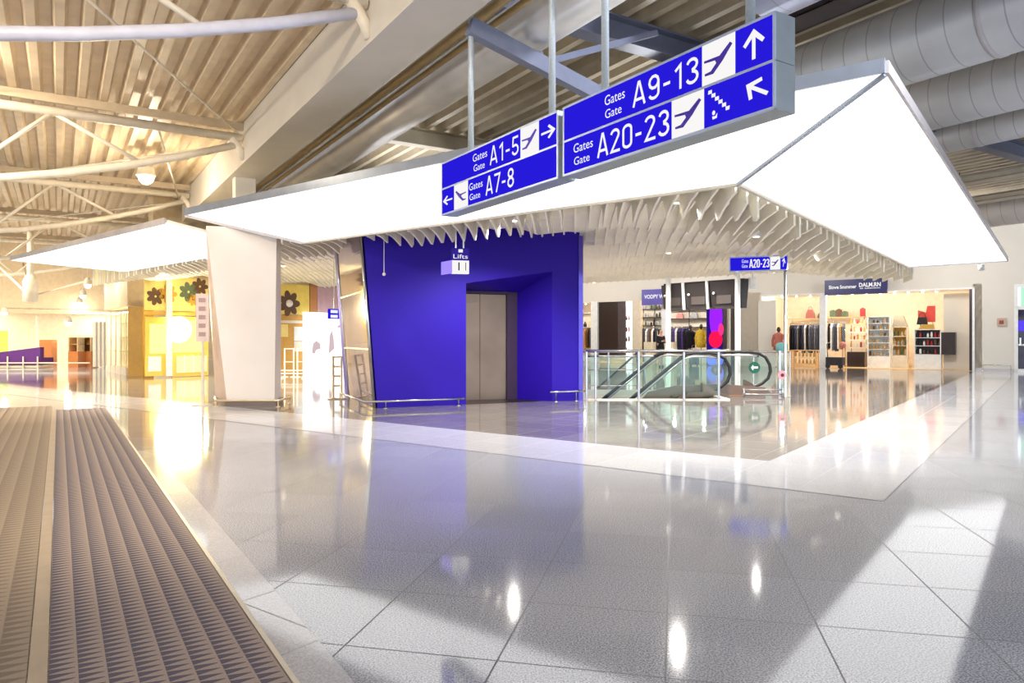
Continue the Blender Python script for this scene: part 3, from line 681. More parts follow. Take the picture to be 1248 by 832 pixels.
p = onU(1221, BU-.02); t = thing('wall_call_point', 'small square reddish call point on the cream wall beside the right door', 'call point', p+Z*1.75)
MB().obox(p+Z*1.75-V*.15, V*.3, -U*.06, Z*.3).build('plate', mat('call beige', (196, 170, 150), .5), t); MB().obox(p+Z*1.82-V*.06-U*.06, V*.14, -U*.02, Z*.14).build('button', mat('call red', (150, 70, 60), .4), t)
low_rail('wall_kick_rail', [onU(1198, BU-.35), onU(1232, BU-.35)], 'low steel rail along the cream wall left of the right door', .26)
p = at(1196, 325, 24); t = thing('dome_camera', 'small white camera hanging below the far end of the light canopy', 'camera', p)
MB().lathe(p-Z*.14, [(.03, 0), (.09, .03), (.1, .1), (.1, .2)], 12).build('housing', M_WHITE, t, True); MB().tube([p+Z*.06, p+Z*.8], .02, 6).build('stem', M_WHITE, t)
struct(MB().obox(uv(BU-.02, -14, 0), U*.02, V*12, Z*.12).obox(uv(BU-.02, 1.1, 0), U*.02, V*1.25, Z*.12).build('baseboard_back', M_TRIM2))

# ================================================================== SHOP SIGNS
def upos(px, u, z): p = onU(px, u); return p+Z*z
def shop_sign(px0, px1, py0, py1, u, m, label, lines):
    a, c = onU(px0, u), onU(px1, u); ex = (c-a).normalized(); L = (c-a).length; ym = (a.y+c.y)/2; z0, z1 = zat(py1, ym), zat(py0, ym)
    t = thing('shop_sign', label, 'sign', (a+c)/2+Z*z0)
    MB().obox(a+Z*z0, c-a, -U*.0+U*.12, Z*(z1-z0)).build('board', m, t)
    b = MB()
    for s, f0, f1, g0, g1 in lines: b.text(s, a+Z*(z0+(z1-z0)*g0)+ex*L*f0-U*.012, ex, Z, L*(f1-f0), (z1-z0)*(g1-g0), bold=.03)
    b.build('lettering', M_SWHITE, t)
    for f in (.1, .9):
        MB().bar(a+ex*L*f+Z*(z1-.1)+U*.05, a+ex*L*f+Z*(z1-.1)+U*(BU-u+.05), .03, .03).build('bracket', M_CHROME, t)
shop_sign(1005, 1081.5, 340, 358.5, BU-.6, M_NAVY, 'dark navy shop sign with white lettering above the lit accessories shop', [('Slowe Soummer', .07, .52, .40, .64), ('DALM.RN', .56, .90, .46, .74), ('th selection', .57, .89, .34, .42)])
shop_sign(782, 830, 352, 371, BU-.6, mat('violet sign', (92, 84, 168), .4), 'violet shop sign with white letters behind the flight monitors', [('VODPY WWI', .07, .70, .40, .66)])

# ================================================================== GOODS
def garment(name, label, grp, c, h, wd, th, m, ang):
    """a garment on its hanger: sloping shoulders, straight fall, hook on top; seen edge-on along a rail"""
    t = thing(name, label, 'garment', c, grp)
    d = Vector((math.cos(ang), math.sin(ang), 0)); n = Vector((-d.y, d.x, 0)); j = random.uniform(.92, 1.05)
    pl = [(-wd*.42*j, -h), (wd*.42, -h), (wd*.5, -h*.6), (wd*.5, -.16), (wd*.3, -.06), (.06, 0), (-.06, 0), (-wd*.3, -.06), (-wd*.5*j, -.16), (-wd*.5, -h*.6)]
    b = MB(); b.prism([c+d*x+Z*y-n*th/2 for x, y in pl], n*th); b.build('cloth', m, t)
    b = MB(); b.tube([c+Z*-.02, c+Z*.04, c+Z*.05+d*.03, c+Z*.08+d*.032, c+Z*.1+d*.01, c+Z*.098-d*.02, c+Z*.075-d*.03], .004, 5); b.build('hanger_hook', M_CHROME, t)
CL = {k: mat('cloth '+k, v, .85, 0, .2, .15, 14) for k, v in dict(black=(30, 28, 34), navy=(44, 48, 74), grey=(98, 100, 112), pale=(206, 204, 210), mid=(72, 74, 86), tan=(196, 150, 86), white=(236, 232, 226), wine=(120, 44, 60), yellow=(226, 186, 62), brown=(92, 64, 44), violet=(84, 62, 130)).items()}
UA = math.atan2(.8, .6)
def rack(px0, px1, u, ztop, hs, cols, label, grp, word='garment'):
    a, c = onU(px0, u), onU(px1, u)
    t = thing('clothes_rail', label, 'clothes rail', (a+c)/2)
    MB().tube([a+Z*(ztop+.07), c+Z*(ztop+.07)], .016, 8).build('bar', M_CHROME, t, True)
    for q in (a, c): MB().tube([q, q+Z*(ztop+.08)], .018, 8).build('upright', M_CHROME, t, True)
    for q in (a, c): MB().bar(q+Z*.03-U*.25, q+Z*.03+U*.25, .03, .04).build('foot', M_CHROME, t)
    n = len(cols)
    for i, k in enumerate(cols):
        q = a.lerp(c, (i+.6)/(n+.2))
        garment('hanging_garment', f'{k} {word} number {i+1} along the rail from its left end', grp, q+Z*ztop, hs+random.uniform(-.1, .1), .46, (c-a).length/n*.7, CL[k], UA+random.uniform(-.03, .03))
ORD = ['first', 'second', 'third', 'fourth', 'fifth', 'sixth', 'seventh', 'eighth', 'ninth', 'tenth', 'eleventh', 'twelfth', 'thirteenth', 'fourteenth', 'fifteenth', 'sixteenth']
def rack2(px0, px1, u, ztop, hs, cols, label, grp, where):
    global garment
    a, c = onU(px0, u), onU(px1, u)
    t = thing('clothes_rail', label, 'clothes rail', (a+c)/2)
    MB().tube([a+Z*(ztop+.07), c+Z*(ztop+.07)], .016, 8).build('bar', M_CHROME, t, True)
    for q in (a, c):
        MB().tube([q, q+Z*(ztop+.08)], .018, 8).build('upright', M_CHROME, t, True); MB().bar(q+Z*.03-U*.25, q+Z*.03+U*.25, .03, .04).build('foot', M_CHROME, t)
    n = len(cols)
    for i, k in enumerate(cols):
        q = a.lerp(c, (i+.6)/(n+.2))
        garment('hanging_garment', f'{k} garment, {ORD[i]} from left on {where}', grp, q+Z*ztop, hs+random.uniform(-.1, .1), .46, (c-a).length/n*.7, CL[k], UA+random.uniform(-.03, .03))
GM = {k: mat('goods '+k, v, .35, 0, .5, .2, 20) for k, v in dict(golden=(206, 160, 84), white=(238, 234, 226), black=(36, 30, 32), red=(176, 40, 44), beige=(214, 186, 150), silver=(170, 172, 176), pink=(216, 140, 140), green=(90, 110, 84), brown=(96, 66, 46)).items()}
def bottle(c, w, h, m, name, label, grp, kind):
    b = MB()
    if kind == 0: b.lathe(c, [(w*.46, 0), (w*.5, h*.05), (w*.5, h*.62), (w*.22, h*.72), (w*.2, h*.8), (w*.27, h*.81), (w*.27, h)], 10)
    elif kind == 1: b.box(c, w, w*.6, h, -V, 0, w*.08); b.box(c+Z*h, w*.5, w*.3, h*.12, -V, 0, w*.05)
    else: b.lathe(c, [(w*.3, 0), (w*.5, h*.2), (w*.5, h*.7), (w*.32, h*.82), (w*.36, h*.85), (w*.36, h)], 10)
    return tag(origin(b.build(name, m)), label, 'product', grp)
def shelf_tower(px0, px1, u, z1, n, label, m, base=.5, sides=M_WHITE, back=M_WHITE, dep=.4, z0=0.):
    """standing shelf unit: plinth, two sides, back, n boards"""
    a, c = onU(px0, u), onU(px1, u); L = (c-a).length; ex = (c-a).normalized()
    t = thing('display_shelf', label, 'shelf', (a+c)/2+Z*z0)
    b = MB(); b.obox(a+Z*z0, c-a, U*dep, Z*base); b.build('plinth', m, t)
    for q in (a, c-ex*.04): MB().obox(q+Z*(z0+base), ex*.04, U*dep, Z*(z1-base-z0)).build('side', sides, t)
    MB().obox(a+U*(dep-.03)+Z*(z0+base), c-a, U*.03, Z*(z1-base-z0)).build('back', back, t)
    zs = [z0+base+(z1-base-z0)*i/n for i in range(n+1)]
    for z in zs[1:]: MB().obox(a+ex*.04+Z*z, c-a-ex*.08, U*(dep-.03), Z*.025).build('board', m, t)
    return t, a, ex, L, zs
def fill(a, ex, L, zs, hmax, cols, n, name, where, grp, dep=.16):
    for j, z in enumerate(zs):
        for i in range(n):
            k = random.choice(cols); w = L/n*.58
            bottle(a+ex*(L*(i+.6)/(n+.2))+U*dep+Z*(z+.031), w, hmax*random.uniform(.6, .95), GM[k], name, f'{k} {name.replace("_", " ")}, {ORD[i]} from left, tier {j+1} of {where}', grp, random.randrange(3))
# ---- lit accessories shop (right)
t, a, ex, L, zs = shelf_tower(1057, 1085, BU+1.2, 2.2, 6, 'white six-tier shelf of golden goods in the lit accessories shop', M_WHITE)
fill(a, ex, L, zs[:6], .2, ['golden', 'beige', 'brown', 'silver'], 6, 'boxed_gift', 'the six-tier shelf', 'gifts on the six-tier shelf')
t, a, ex, L, zs = shelf_tower(1087, 1106, BU+1.6, 1.75, 3, 'cream shelf shaped like a tall house in the lit shop', M_CREAM, .55, M_CREAM, M_OCHRE)
b = MB(); b.prism([a+Z*1.78, a+ex*L+Z*1.78, a+ex*(L*.72)+Z*2.25, a+ex*(L*.15)+Z*2.25], U*.35); b.build('gable', mat('greige', (168, 158, 140), .5), t)
fill(a, ex, L, zs[:3], .28, ['silver', 'green', 'beige'], 4, 'jar', 'the house-shaped shelf', 'jars on the house-shaped shelf')
t, a, ex, L, zs = shelf_tower(1114, 1147, BU+.5, 1.62, 3, 'white cosmetics stand with dark goods and a red header', M_WHITE, .62, M_WHITE, M_DKBROWN, .45)
fill(a, ex, L, zs[:3], .24, ['black', 'black', 'red', 'brown', 'white'], 7, 'cosmetic_bottle', 'the dark cosmetics stand', 'bottles on the dark cosmetics stand', .12)
MB().obox(a+ex*L+Z*.62, ex*.5, U*.4, Z*.0+Z*.9).build('side_display', M_DKBROWN, t)
b = MB(); b.prism([a+ex*.15+Z*1.66, a+ex*(L*.75)+Z*1.66, a+ex*(L*.72)+Z*1.85, a+ex*.3+Z*1.85], U*.3); b.build('tester_tray', M_OCHRE, t)
b = MB(); b.prism([a+ex*(L*.1)+U*.34+Z*1.95, a+ex*(L*.75)+U*.34+Z*1.95, a+ex*(L*.75)+U*.34+Z*2.62, a+ex*(L*.45)+U*.34+Z*2.62, a+ex*(L*.4)+U*.34+Z*2.35, a+ex*(L*.1)+U*.34+Z*2.45], U*.04); b.build('header_card', mat('red card', (226, 76, 60), .4), t)
for q in (.2, .65): MB().bar(a+ex*(L*q)+U*.36+Z*1.6, a+ex*(L*q)+U*.36+Z*2.0, .03, .03).build('header_post', M_CHROME, t)
p = a+ex*(L*.28)+U*.15+Z*1.85
t = thing('handbag', 'small black handbag standing on top of the cosmetics stand', 'handbag', p)
b = MB(); b.prism([p+ex*-.2, p+ex*.2, p+ex*.15+Z*.3, p+ex*-.15+Z*.3], U*.14); b.build('body', GM['black'], t)
MB().tube([p+ex*.12*math.cos(PI*i/8)+U*.07+Z*(.3+.2*math.sin(PI*i/8)) for i in range(9)], .012, 6).build('handle', GM['black'], t, True)
solo(MB().obox(upos(1150, BU+.9, 0), onU(1184, BU+.9)-onU(1150, BU+.9), U*.1, Z*3.1), 'partition_panel', M_WALL, 'plain white panel at the right end of the lit shop', 'panel')
rack2(963, 1002, BU+1.5, 1.9, 1.2, ['black', 'black', 'navy', 'grey', 'black', 'navy', 'pale', 'black', 'grey', 'mid', 'grey', 'mid', 'navy'], 'clothes rail of dark garments left of the white shop post', 'dark garments left of the shop post', 'the rail left of the white shop post')
rack2(1007, 1030, BU+1.5, 1.95, 1.15, ['tan', 'black', 'white', 'grey', 'mid', 'white', 'tan', 'grey'], 'clothes rail of tan and grey garments right of the white shop post', 'garments right of the shop post', 'the rail right of the white shop post')
def wall_shelf(px0, px1, u, z, label, m=M_WOOD, dep=.35):
    a, c = onU(px0, u), onU(px1, u); ex = (c-a).normalized(); t = thing('wall_shelf', label, 'shelf', (a+c)/2+Z*z)
    MB().obox(a+Z*z, c-a, U*dep, Z*.04).build('board', m, t)
    for f in (.06, .94): MB().obox(a+(c-a)*f+Z*(z-.2)+U*(dep-.03), ex*.03, U*.03, Z*.2).build('bracket', M_CHROME, t)
    return a, ex, (c-a).length
def bag(p, w, h, m, label, ex):
    t = thing('handbag', label, 'handbag', p); b = MB()
    b.prism([p+ex*(-w/2), p+ex*(w/2), p+ex*(w*.42)+Z*h*.6, p+ex*(w*.25)+Z*h, p+ex*(-w*.25)+Z*h, p+ex*(-w*.42)+Z*h*.6], U*.16); b.build('body', m, t)
    MB().tube([p+U*.08+ex*(w*.22*math.cos(PI*i/8))+Z*(h*.95+h*.4*math.sin(PI*i/8)) for i in range(9)], .012, 6).build('handle', m, t, True)
a, ex, L = wall_shelf(960, 1003, BU+2.9, 2.2, 'oak wall shelf above the dark garments')
bag(a+ex*(L*.62)+U*.1+Z*2.24, .42, .42, mat('rose leather', (168, 96, 90), .5), 'rose coloured handbag on the oak wall shelf', ex); bag(a+ex*(L*.93)+U*.1+Z*2.24, .34, .26, GM['brown'], 'small brown handbag at the right end of the oak wall shelf', ex)
a, ex, L = wall_shelf(1008, 1054, BU+2.9, 2.25, 'oak wall shelf right of the white shop post')
for i, (f, k, w, h) in enumerate([(.14, 'green', .26, .3), (.30, 'brown', .26, .34), (.46, 'green', .26, .24), (.93, 'red', .22, .36)]):
    bottle(a+ex*(L*f)+U*.15+Z*2.29, w, h, GM[k], 'hat_box', f'{k} box {["at the left", "second", "third", "at the right"][i]} along the oak shelf', 'boxes on the oak shelf', 1)
a2, ex2, L2 = wall_shelf(1034, 1055, BU+2.0, 1.9, 'short shelf with red box beside the gift shelf'); fill(a2, ex2, L2, [1.9, 1.55, 1.2, .85], .26, ['golden', 'red', 'beige', 'white'], 5, 'gift_box', 'the display above the black cube', 'gifts above the black cube')
for z in (1.55, 1.2, .85): wall_shelf(1034, 1055, BU+2.0, z-.02, f'short shelf at height step {ORD[int((1.9-z)/.35+.5)]} below the red box', M_WHITE)
p = onU(1044.5, BU+1.7); solo(MB().box(p, .72, .6, .68, -V, 0, .02), 'display_cube', M_DKBROWN, 'black display cube below the gift shelves of the lit shop', 'plinth')
# low lit display table
p = onU(981, BU+.7); t = thing('display_table', 'low oak display table with glowing golden goods under the dark garments', 'table', p)
MB().box(p+Z*.72, 1.15, .5, .04, -V, 0, .02).build('top', M_WOOD, t); MB().box(p+Z*.12, 1.1, .46, .03, -V).build('shelf', M_WOOD, t)
for sx in (-.53, .53):
    for sy in (-.2, .2): MB().box(p-V*sx+U*sy, .05, .05, .72, -V).build('leg', M_WOOD, t)
fill(p+V*.5+U*-.2, -V, 1.0, [.125, .42], .26, ['golden', 'golden', 'beige'], 6, 'golden_box', 'the low oak table', 'golden boxes in the low oak table', .2)
MB().box(p+Z*.40, 1.1, .46, .02, -V).build('shelf', M_CLEAR, t)
b = MB(); p = onU(1003.5, BU-.02)
struct(b.box(p, .26, .26, 3.25, -V).build('trim_4', M_WHITE))
# push cart with round wheel
p = onU(1018, BU-.6); t = thing('push_cart', 'small dark push cart with a tall handle in front of the shop', 'cart', p)
MB().box(p+Z*.14, .7, .42, .34, -V, 0, .04).build('tub', GM['black'], t)
for sx in (-.25, .25): MB().tube([p-V*sx-U*.23+Z*.1, p-V*sx-U*.19+Z*.1], .1, 14).build('wheel', M_BLACK, t)
MB().tube([p-V*-.3+Z*.45, p-V*-.34+Z*1.05, p-V*-.2+Z*1.12], .02, 8).build('handle', M_CHROME, t, True)
solo(MB().ball(onU(1027, BU-.2)+Z*.0+Z*1.0, .14).tube([onU(1027, BU-.2), onU(1027, BU-.2)+Z*.9], .02, 8), 'disc_marker', mat('pale red', (206, 120, 110), .4), 'pinkish ball-topped post beside the push cart', 'post')
solo(MB().box(onU(935, BU-.1), .8, .06, 3.0, -V, 0, .01), 'closed_shutter_panel', M_WALL, 'closed pale shutter panel left of the lit shop', 'panel')
# mannequin beside the sign post in rose
p = onU(949, BU-.3)
def mannequin(p, m, label, arm=None, h=1.75):
    t = thing('mannequin', label, 'mannequin', p); s = h/1.75
    MB().lathe(p, [(.16, 0), (.16, .02), (.02, .04), (.02, .8*s)], 14).build('stand', M_CHROME, t, True)
    MB().lathe(p, [(.05, .72*s), (.24, .74*s), (.22, 1.0*s), (.17, 1.15*s), (.22, 1.35*s), (.21, 1.43*s), (.08, 1.5*s), (.055, 1.52*s)], 16, 0, 1, .65).build('jacket', m, t, True)
    MB().ball(p+Z*1.63*s, .085, .095, .12).tube([p+Z*1.5*s, p+Z*1.56*s], .05, 10).build('head', GM['black'], t, True)
    for sx in (-1, 1): MB().tube([p+V*sx*.2+Z*1.4*s, p+V*sx*.26+Z*1.15*s-U*.02, p+V*sx*.24+Z*.88*s-U*.08], [.06, .055, .04], 10).build('sleeve', m, t, True)
mannequin(p, mat('rose dress', (186, 108, 92), .8), 'mannequin in a rose top beside the round-sticker post', None, 1.8)
b = MB(); p = onU(953, BU-1.4); t = thing('display_drum', 'white drum display with a turquoise cap near the escalator sign post', 'display', p); b.lathe(p, [(.2, 0), (.2, .68), (.16, .7)], 14); b.build('drum', M_WHITE, t, True); b = MB(); b.lathe(p, [(.18, .7), (.25, .76), (.25, 1.02), (.14, 1.1)], 14); b.build('cap', mat('turquoise', (120, 196, 200), .5), t, True)
# ---- fashion shop (left of the escalator sign)
t, a, ex, L, zs = shelf_tower(702, 727, BU+1.8, 2.7, 3, 'white shelf bay at the left end of the fashion shop', M_WHITE, .3, M_WHITE, mat('warm back', (236, 224, 200), .6))
fill(a, ex, L, zs[2:3], .4, ['black', 'white', 'beige'], 4, 'shoe_box', 'the left shelf bay', 'boxes in the left shelf bay')
for i, k in enumerate(['brown', 'wine', 'black', 'tan', 'brown', 'mid']): garment('hanging_garment', f'{k} garment, {ORD[i]} from the left in the shelf bay beside the tower', 'garments in the left shelf bay', a+ex*(L*(i+.7)/6.6)-U*.25+Z*1.85, 1.1, .3, .1, CL[k], UA)
def upanel(px0, px1, u, z0, z1, th, m, name, label, cat):
    a, c = onU(px0, u), onU(px1, u); return solo(MB().obox(a+Z*z0, c-a, U*th, Z*(z1-z0)), name, m, label, cat)
upanel(720, 728, BU-.05, 0, 3.25, .2, M_WHITE, 'shop_column', 'slim white column left of the dark wall panel', 'column')
t = thing('dark_wall_panel', 'tall dark brown glossy panel in the fashion shop front', 'panel', onU(745, BU+.1)+Z*.3)
a, c = onU(728, BU+.1), onU(753, BU+.1); d = onU(762.5, BU+.1)
MB().obox(a+Z*.3, c-a, U*.1, Z*2.9).build('left_leaf', M_DKBROWN, t); MB().obox(c+Z*.3, d-c, U*.1, Z*2.9).build('right_leaf', mat('mid brown', (84, 72, 74), .25), t)
t = thing('lit_column', 'bright white lit column with small goods beside the dark panel', 'column', onU(766, BU)); a, c = onU(763, BU), onU(769.5, BU)
MB().obox(a, c-a, U*.2, Z*3.2).build('shaft', glow('column glow', (255, 250, 248), 1.1), t)
ex = (c-a).normalized()
fill(a, ex, (c-a).length, [.5, 1.1, 1.6, 2.2], .3, ['black', 'brown', 'pink'], 2, 'hung_accessory', 'the lit column', 'accessories on the lit column', -.1)
upanel(770.5, 780, BU-.05, 0, 3.25, .25, mat('beige column', (226, 210, 186), .5), 'shop_column', 'beige column right of the lit column', 'column')
def bay(px0, px1, zsh, label, grp):
    a, c = onU(px0, BU+2.4), onU(px1, BU+2.4); ex = (c-a).normalized(); L = (c-a).length
    t = thing('shelf_bay', label, 'shelf', (a+c)/2)
    MB().obox(a+U*.4, c-a, U*.04, Z*3.2).build('back', mat('bay back', (242, 234, 220), .6), t)
    for z in zsh: MB().obox(a+Z*z, c-a, U*.4, Z*.035).build('board', M_DKSTEEL, t)
    for f in (0, .5, 1): MB().obox(a+(c-a)*f+U*.36, ex*.03, U*.04, Z*3.2).build('upright', M_DKSTEEL, t)
    return a, ex, L
a, ex, L = bay(780, 808, [1.95, 2.4, 2.85], 'shelf bay of green grey goods left of the woman', 'g'); fill(a, ex, L, [1.962, 2.412, 2.862], .3, ['green', 'silver', 'beige', 'black'], 8, 'folded_knit', 'the bay left of the woman', 'goods left of the woman')
a, ex, L = bay(813, 860, [1.85, 2.3, 2.75], 'shelf bay behind the dark garments', 'g')
bag(a+ex*(L*.3)+U*.15+Z*2.342, .4, .28, GM['pink'], 'pink handbag on the middle shelf above the dark garments', ex); bag(a+ex*(L*.66)+U*.15+Z*2.342, .45, .28, GM['silver'], 'grey handbag on the middle shelf above the dark garments', ex)
rack2(783, 806, BU+1.8, 1.8, 1.15, ['black', 'mid', 'white', 'grey', 'brown', 'white', 'black', 'mid', 'white'], 'clothes rail behind the woman', 'garments behind the woman', 'the rail behind the woman')
rack2(814, 840, BU+1.4, 1.8, 1.1, ['black', 'black', 'mid', 'violet', 'white', 'navy', 'navy', 'violet', 'black', 'navy'], 'clothes rail right of the woman', 'garments right of the woman', 'the rail right of the woman')
upanel(806, 812, BU-.05, 0, 3.3, .25, M_WHITE, 'shop_column', 'white column right behind the woman', 'column')
mannequin(onU(841.5, BU+.3), CL['black'], 'mannequin in a long black coat next to the yellow jacket', None, 1.95)
mannequin(onU(854.5, BU+.2), CL['yellow'], 'mannequin in a bright yellow jacket beside the violet advert', None, 2.0)
for px, l in ((792, 'pale plinth block left of the woman'), (817, 'pale plinth block right of the woman')):
    solo(MB().box(onU(px, BU-.3), .5, .4, 1.1, -V, 0, .03), 'plinth', mat('plinth cream', (234, 220, 190), .5), l, 'plinth')
t = thing('suitcase', 'small dark wheeled suitcase standing before the fashion shop', 'suitcase', onU(846, BU-1.2)); p = onU(846, BU-1.2)
MB().box(p+Z*.06, .42, .28, .62, -V, 0, .06).build('shell', GM['black'], t)
for sx in (-.15, .15): MB().ball(p-V*sx+Z*.04, .04).build('wheel', M_BLACK, t)
MB().tube([p-V*.1+Z*.68, p-V*.1+Z*.95, p+V*.1+Z*.95, p+V*.1+Z*.68], .012, 6).build('handle', M_CHROME, t)
# tall advert: violet ball of light, red shape, blue foot
a, c = onU(861, BU-.4), onU(884.5, BU-.4); ex = (c-a).normalized(); L = (c-a).length; zt = zat(370, a.y)
t = thing('advert_totem', 'tall advert with violet, red and blue shapes right of the yellow jacket', 'advert', (a+c)/2)
MB().obox(a, c-a, U*.14, Z*zt).build('case', M_DKBROWN, t)
def blob(n, cx, cy, rx, ry, m, off=.006, a0=0, a1=2*PI):
    pts = [(cx+rx*math.cos(a0+(a1-a0)*i/24), cy+ry*math.sin(a0+(a1-a0)*i/24)) for i in range(25 if a1-a0 < 6.2 else 24)]
    pts = [(min(1, max(0, x)), min(1, max(0, y))) for x, y in pts]
    MB().shape(pts, a-U*off+Z*.02, ex, Z, L, zt-.04).build(n, m, t)
MB().shape([(0, 0), (.85, 0), (.85, 1), (0, 1)], a-U*.003+Z*.02, ex, Z, L, zt-.04).build('print_ground', glow('ad indigo', (40, 20, 110), .8), t)
blob('violet_print', .5, .78, .34, .36, glow('ad violet', (140, 30, 246), 1.), .006)
blob('red_print', .48, .42, .36, .14, glow('ad red', (226, 20, 70), 1.), .008); blob('red_print', .76, .58, .14, .1, glow('ad pink', (236, 50, 120), 1.), .009)
blob('blue_print', .45, .12, .46, .16, glow('ad blue', (100, 110, 236), 1.), .01)
upanel(885.5, 890, BU-.2, 0, 3.25, .2, M_CREAM, 'shop_column', 'cream column right of the violet advert', 'column'); upanel(890.5, 895, BU-.1, 0, 3.2, .1, M_DKBROWN, 'dark_wall_strip', 'dark vertical strip beside the cream column', 'panel')
# flight monitors seen from behind on white posts
Y0, Y1 = 19.2, 17.4; pa, pc = at(813, 0, Y0), at(911, 0, Y1); pa.z = pc.z = 0; ex = (pc-pa).normalized(); nn = Vector((ex.y, -ex.x, 0)); L = (pc-pa).length
t = thing('flight_monitor_bank', 'bank of three dark flight monitors on white posts above the escalator', 'monitor bank', pa)
z0, z1 = 2.0, 2.66
for i in range(3):
    o = pa+ex*(L*i*.31+.05)+Z*z0
    b = MB(); b.prism([o, o+Z*(z1-z0)-nn*.1, o+Z*(z1-z0)+nn*.32, o+nn*.22+Z*.05], ex*(L*.29)); sc_ = b.build('monitor', mat('monitor shell', (52, 46, 44), .4), t)
    b = MB(); b.obox(o+ex*(L*.07)+nn*.235+Z*.12, ex*(L*.17), nn*.03, Z*.36); b.build('rear_cover', mat('monitor cover', (78, 70, 66), .5), sc_)
    b = MB(); b.ball(o+ex*(L*.05)+nn*.32+Z*.38, .035); b.build('cap', M_WHITE, sc_)
b = MB(); o = pa+ex*(L*.94)+Z*z0; b.prism([o, o+Z*(z1-z0)-nn*.1, o+Z*(z1-z0)+nn*.3, o+nn*.2], ex*(L*.05)); b.build('end_bracket', M_BLACK, t)
for q in (at(814.5, 0, 18.7), at(899, 0, 17.1)): MB().box(Vector((q.x, q.y, 0)), .11, .1, 2.85, ex, 0, .02).build('post', M_WHITE, t)
for f in (.32, .62): MB().bar(pa+ex*(L*f)+Z*z0+nn*.3, pa+ex*(L*f)+Z*(z1+.03)+nn*.36, .06, .05).build('strap', M_WHITE, t)
MB().bar(pa+Z*(z1+.03), pa+ex*L+Z*(z1+.03), .3, .05).build('top_rail', M_DKSTEEL, t)

# ================================================================== ESCALATOR
def handrail_path(xn, y, xt, zl=.95, slope=.83, bottom=-3.2):
    pts = [Vector((xt-(zl-bottom)/slope, y, bottom)), Vector((xt-.12, y, zl-.12*slope-.01)), Vector((xt+.02, y, zl-.03)), Vector((xt+.18, y, zl)), Vector((xn-.48, y, zl)), Vector((xn-.28, y, zl-.03)), Vector((xn-.12, y, zl-.12)), Vector((xn-.02, y, zl-.3)), Vector((xn, y, zl-.46)), Vector((xn-.06, y, zl-.62)), Vector((xn-.2, y, zl-.74)), Vector((xn-.42, y, zl-.84)), Vector((xn-.6, y, zl-.9))]
    return pts
t = thing('escalator', 'escalator with black handrails and glass sides going down behind the blue tower', 'escalator', (4, 16.2, 0))
for y, xn, xt in ((15.6, 4.74, 3.78), (16.8, 6.05, 3.45)):
    pts = handrail_path(xn, y, xt)
    b = MB(); b.tube(pts, .038, 10); b.build('handrail', M_BLACK, t, True)
    bl = MB(); low_ = [p-Z*.07 for p in pts[:6]]
    gl = MB(); top = pts[:9]; bot = [Vector((p.x, p.y, -.02 if p.x > xt else -.02-(xt-p.x)*.83)) for p in top]
    for i in range(8): gl.quad(bot[i], bot[i+1], top[i+1], top[i])
    gl.build('glass_side', M_GLASS, t)
    b = MB(); b.tube([p-Z*.075 for p in pts[:6]], .03, 8); b.build('handrail_guide', M_CHROME, t, True)
    b = MB()
    for dy in (-.09, .09): pass
    b.bar(Vector((xt-4.5, y, .02-4.5*.83)), Vector((xt, y, .02)), .2, .12); b.bar(Vector((xt, y, .05)), Vector((xn-.35, y, .05)), .2, .1); b.build('skirt_deck', M_STEEL, t)
    b = MB(); b.prism([Vector((xn-.62, y-.1, 0)), Vector((xn-.02, y-.1, 0)), Vector((xn-.08, y-.1, .05)), Vector((xn-.32, y-.1, .1)), Vector((xn-.5, y-.1, .24)), Vector((xn-.62, y-.1, .3))], Vector((0, .2, 0))); b.build('newel_foot', M_STEEL, t)
for i in range(12):
    x = 3.6-.24*i; MB().obox((x-.24, 15.72, -.2-.2*i-.2), (.26, 0, 0), (0, .96, 0), (0, 0, .2)).build('step', M_DKSTEEL, t)
MB().obox((3.5, 15.72, -.03), (2.2, 0, 0), (0, .96, 0), (0, 0, .035)).build('comb_plate', M_STEEL, t)
b = MB(); b.obox((4.6, 15.8, .004), (.5, 0, 0), (0, .8, 0), (0, 0, .004)); b.build('warning_strip', GM['golden'], t)
b = MB(); b.prism([(3.9, 15.86, -.4), (5.6, 15.86, 0.0), (5.6, 15.86, .18), (4.6, 15.86, .26), (3.6, 15.86, .22), (3.0, 15.86, .08), (2.6, 15.86, -.4)], (0, .03, 0)); b.build('side_cladding', M_BROWN, t)
def sticker(px, py, y, ro, c1, c2, name, label, ring=False):  # round sticker set just in front of its surface
    q = at(px, py, y-.03); s = thing(name, label, 'sticker', q)
    MB().tube([q, q+Vector((0, .008, 0))], ro, 24).build('disc', c1, s)
    b = MB(); f = q+Vector((0, -.004, 0))
    if ring: b.tube([f, f+Vector((0, .004, 0))], ro*.42, 16)
    else: b.shape([(0, .5), (.3, .95), (.35, .68), (1, .68), (1, .36), (.35, .36), (.3, .05)], f+Vector((-ro*.6, 0, -ro*.55)), (1, 0, 0), Z, ro*1.2, ro*1.1)
    b.build('symbol', c2, s)
sticker(873.5, 450.5, 15.57, .118, mat('grey green', (92, 104, 104), .5), mat('grey lines', (120, 128, 126), .5), 'round_sticker', 'grey round sticker on the nearer escalator glass')
sticker(919.5, 447.8, 16.74, .135, mat('sticker green', (16, 92, 74), .4), M_WHITE, 'round_sticker', 'green round sticker with white arrow on the farther escalator glass')
sticker(953.5, 457, 15.5, .095, mat('sticker pink', (236, 160, 170), .4), mat('sticker dark', (70, 36, 44), .4), 'round_sticker', 'pink ring sticker at the foot of the sign post', True)
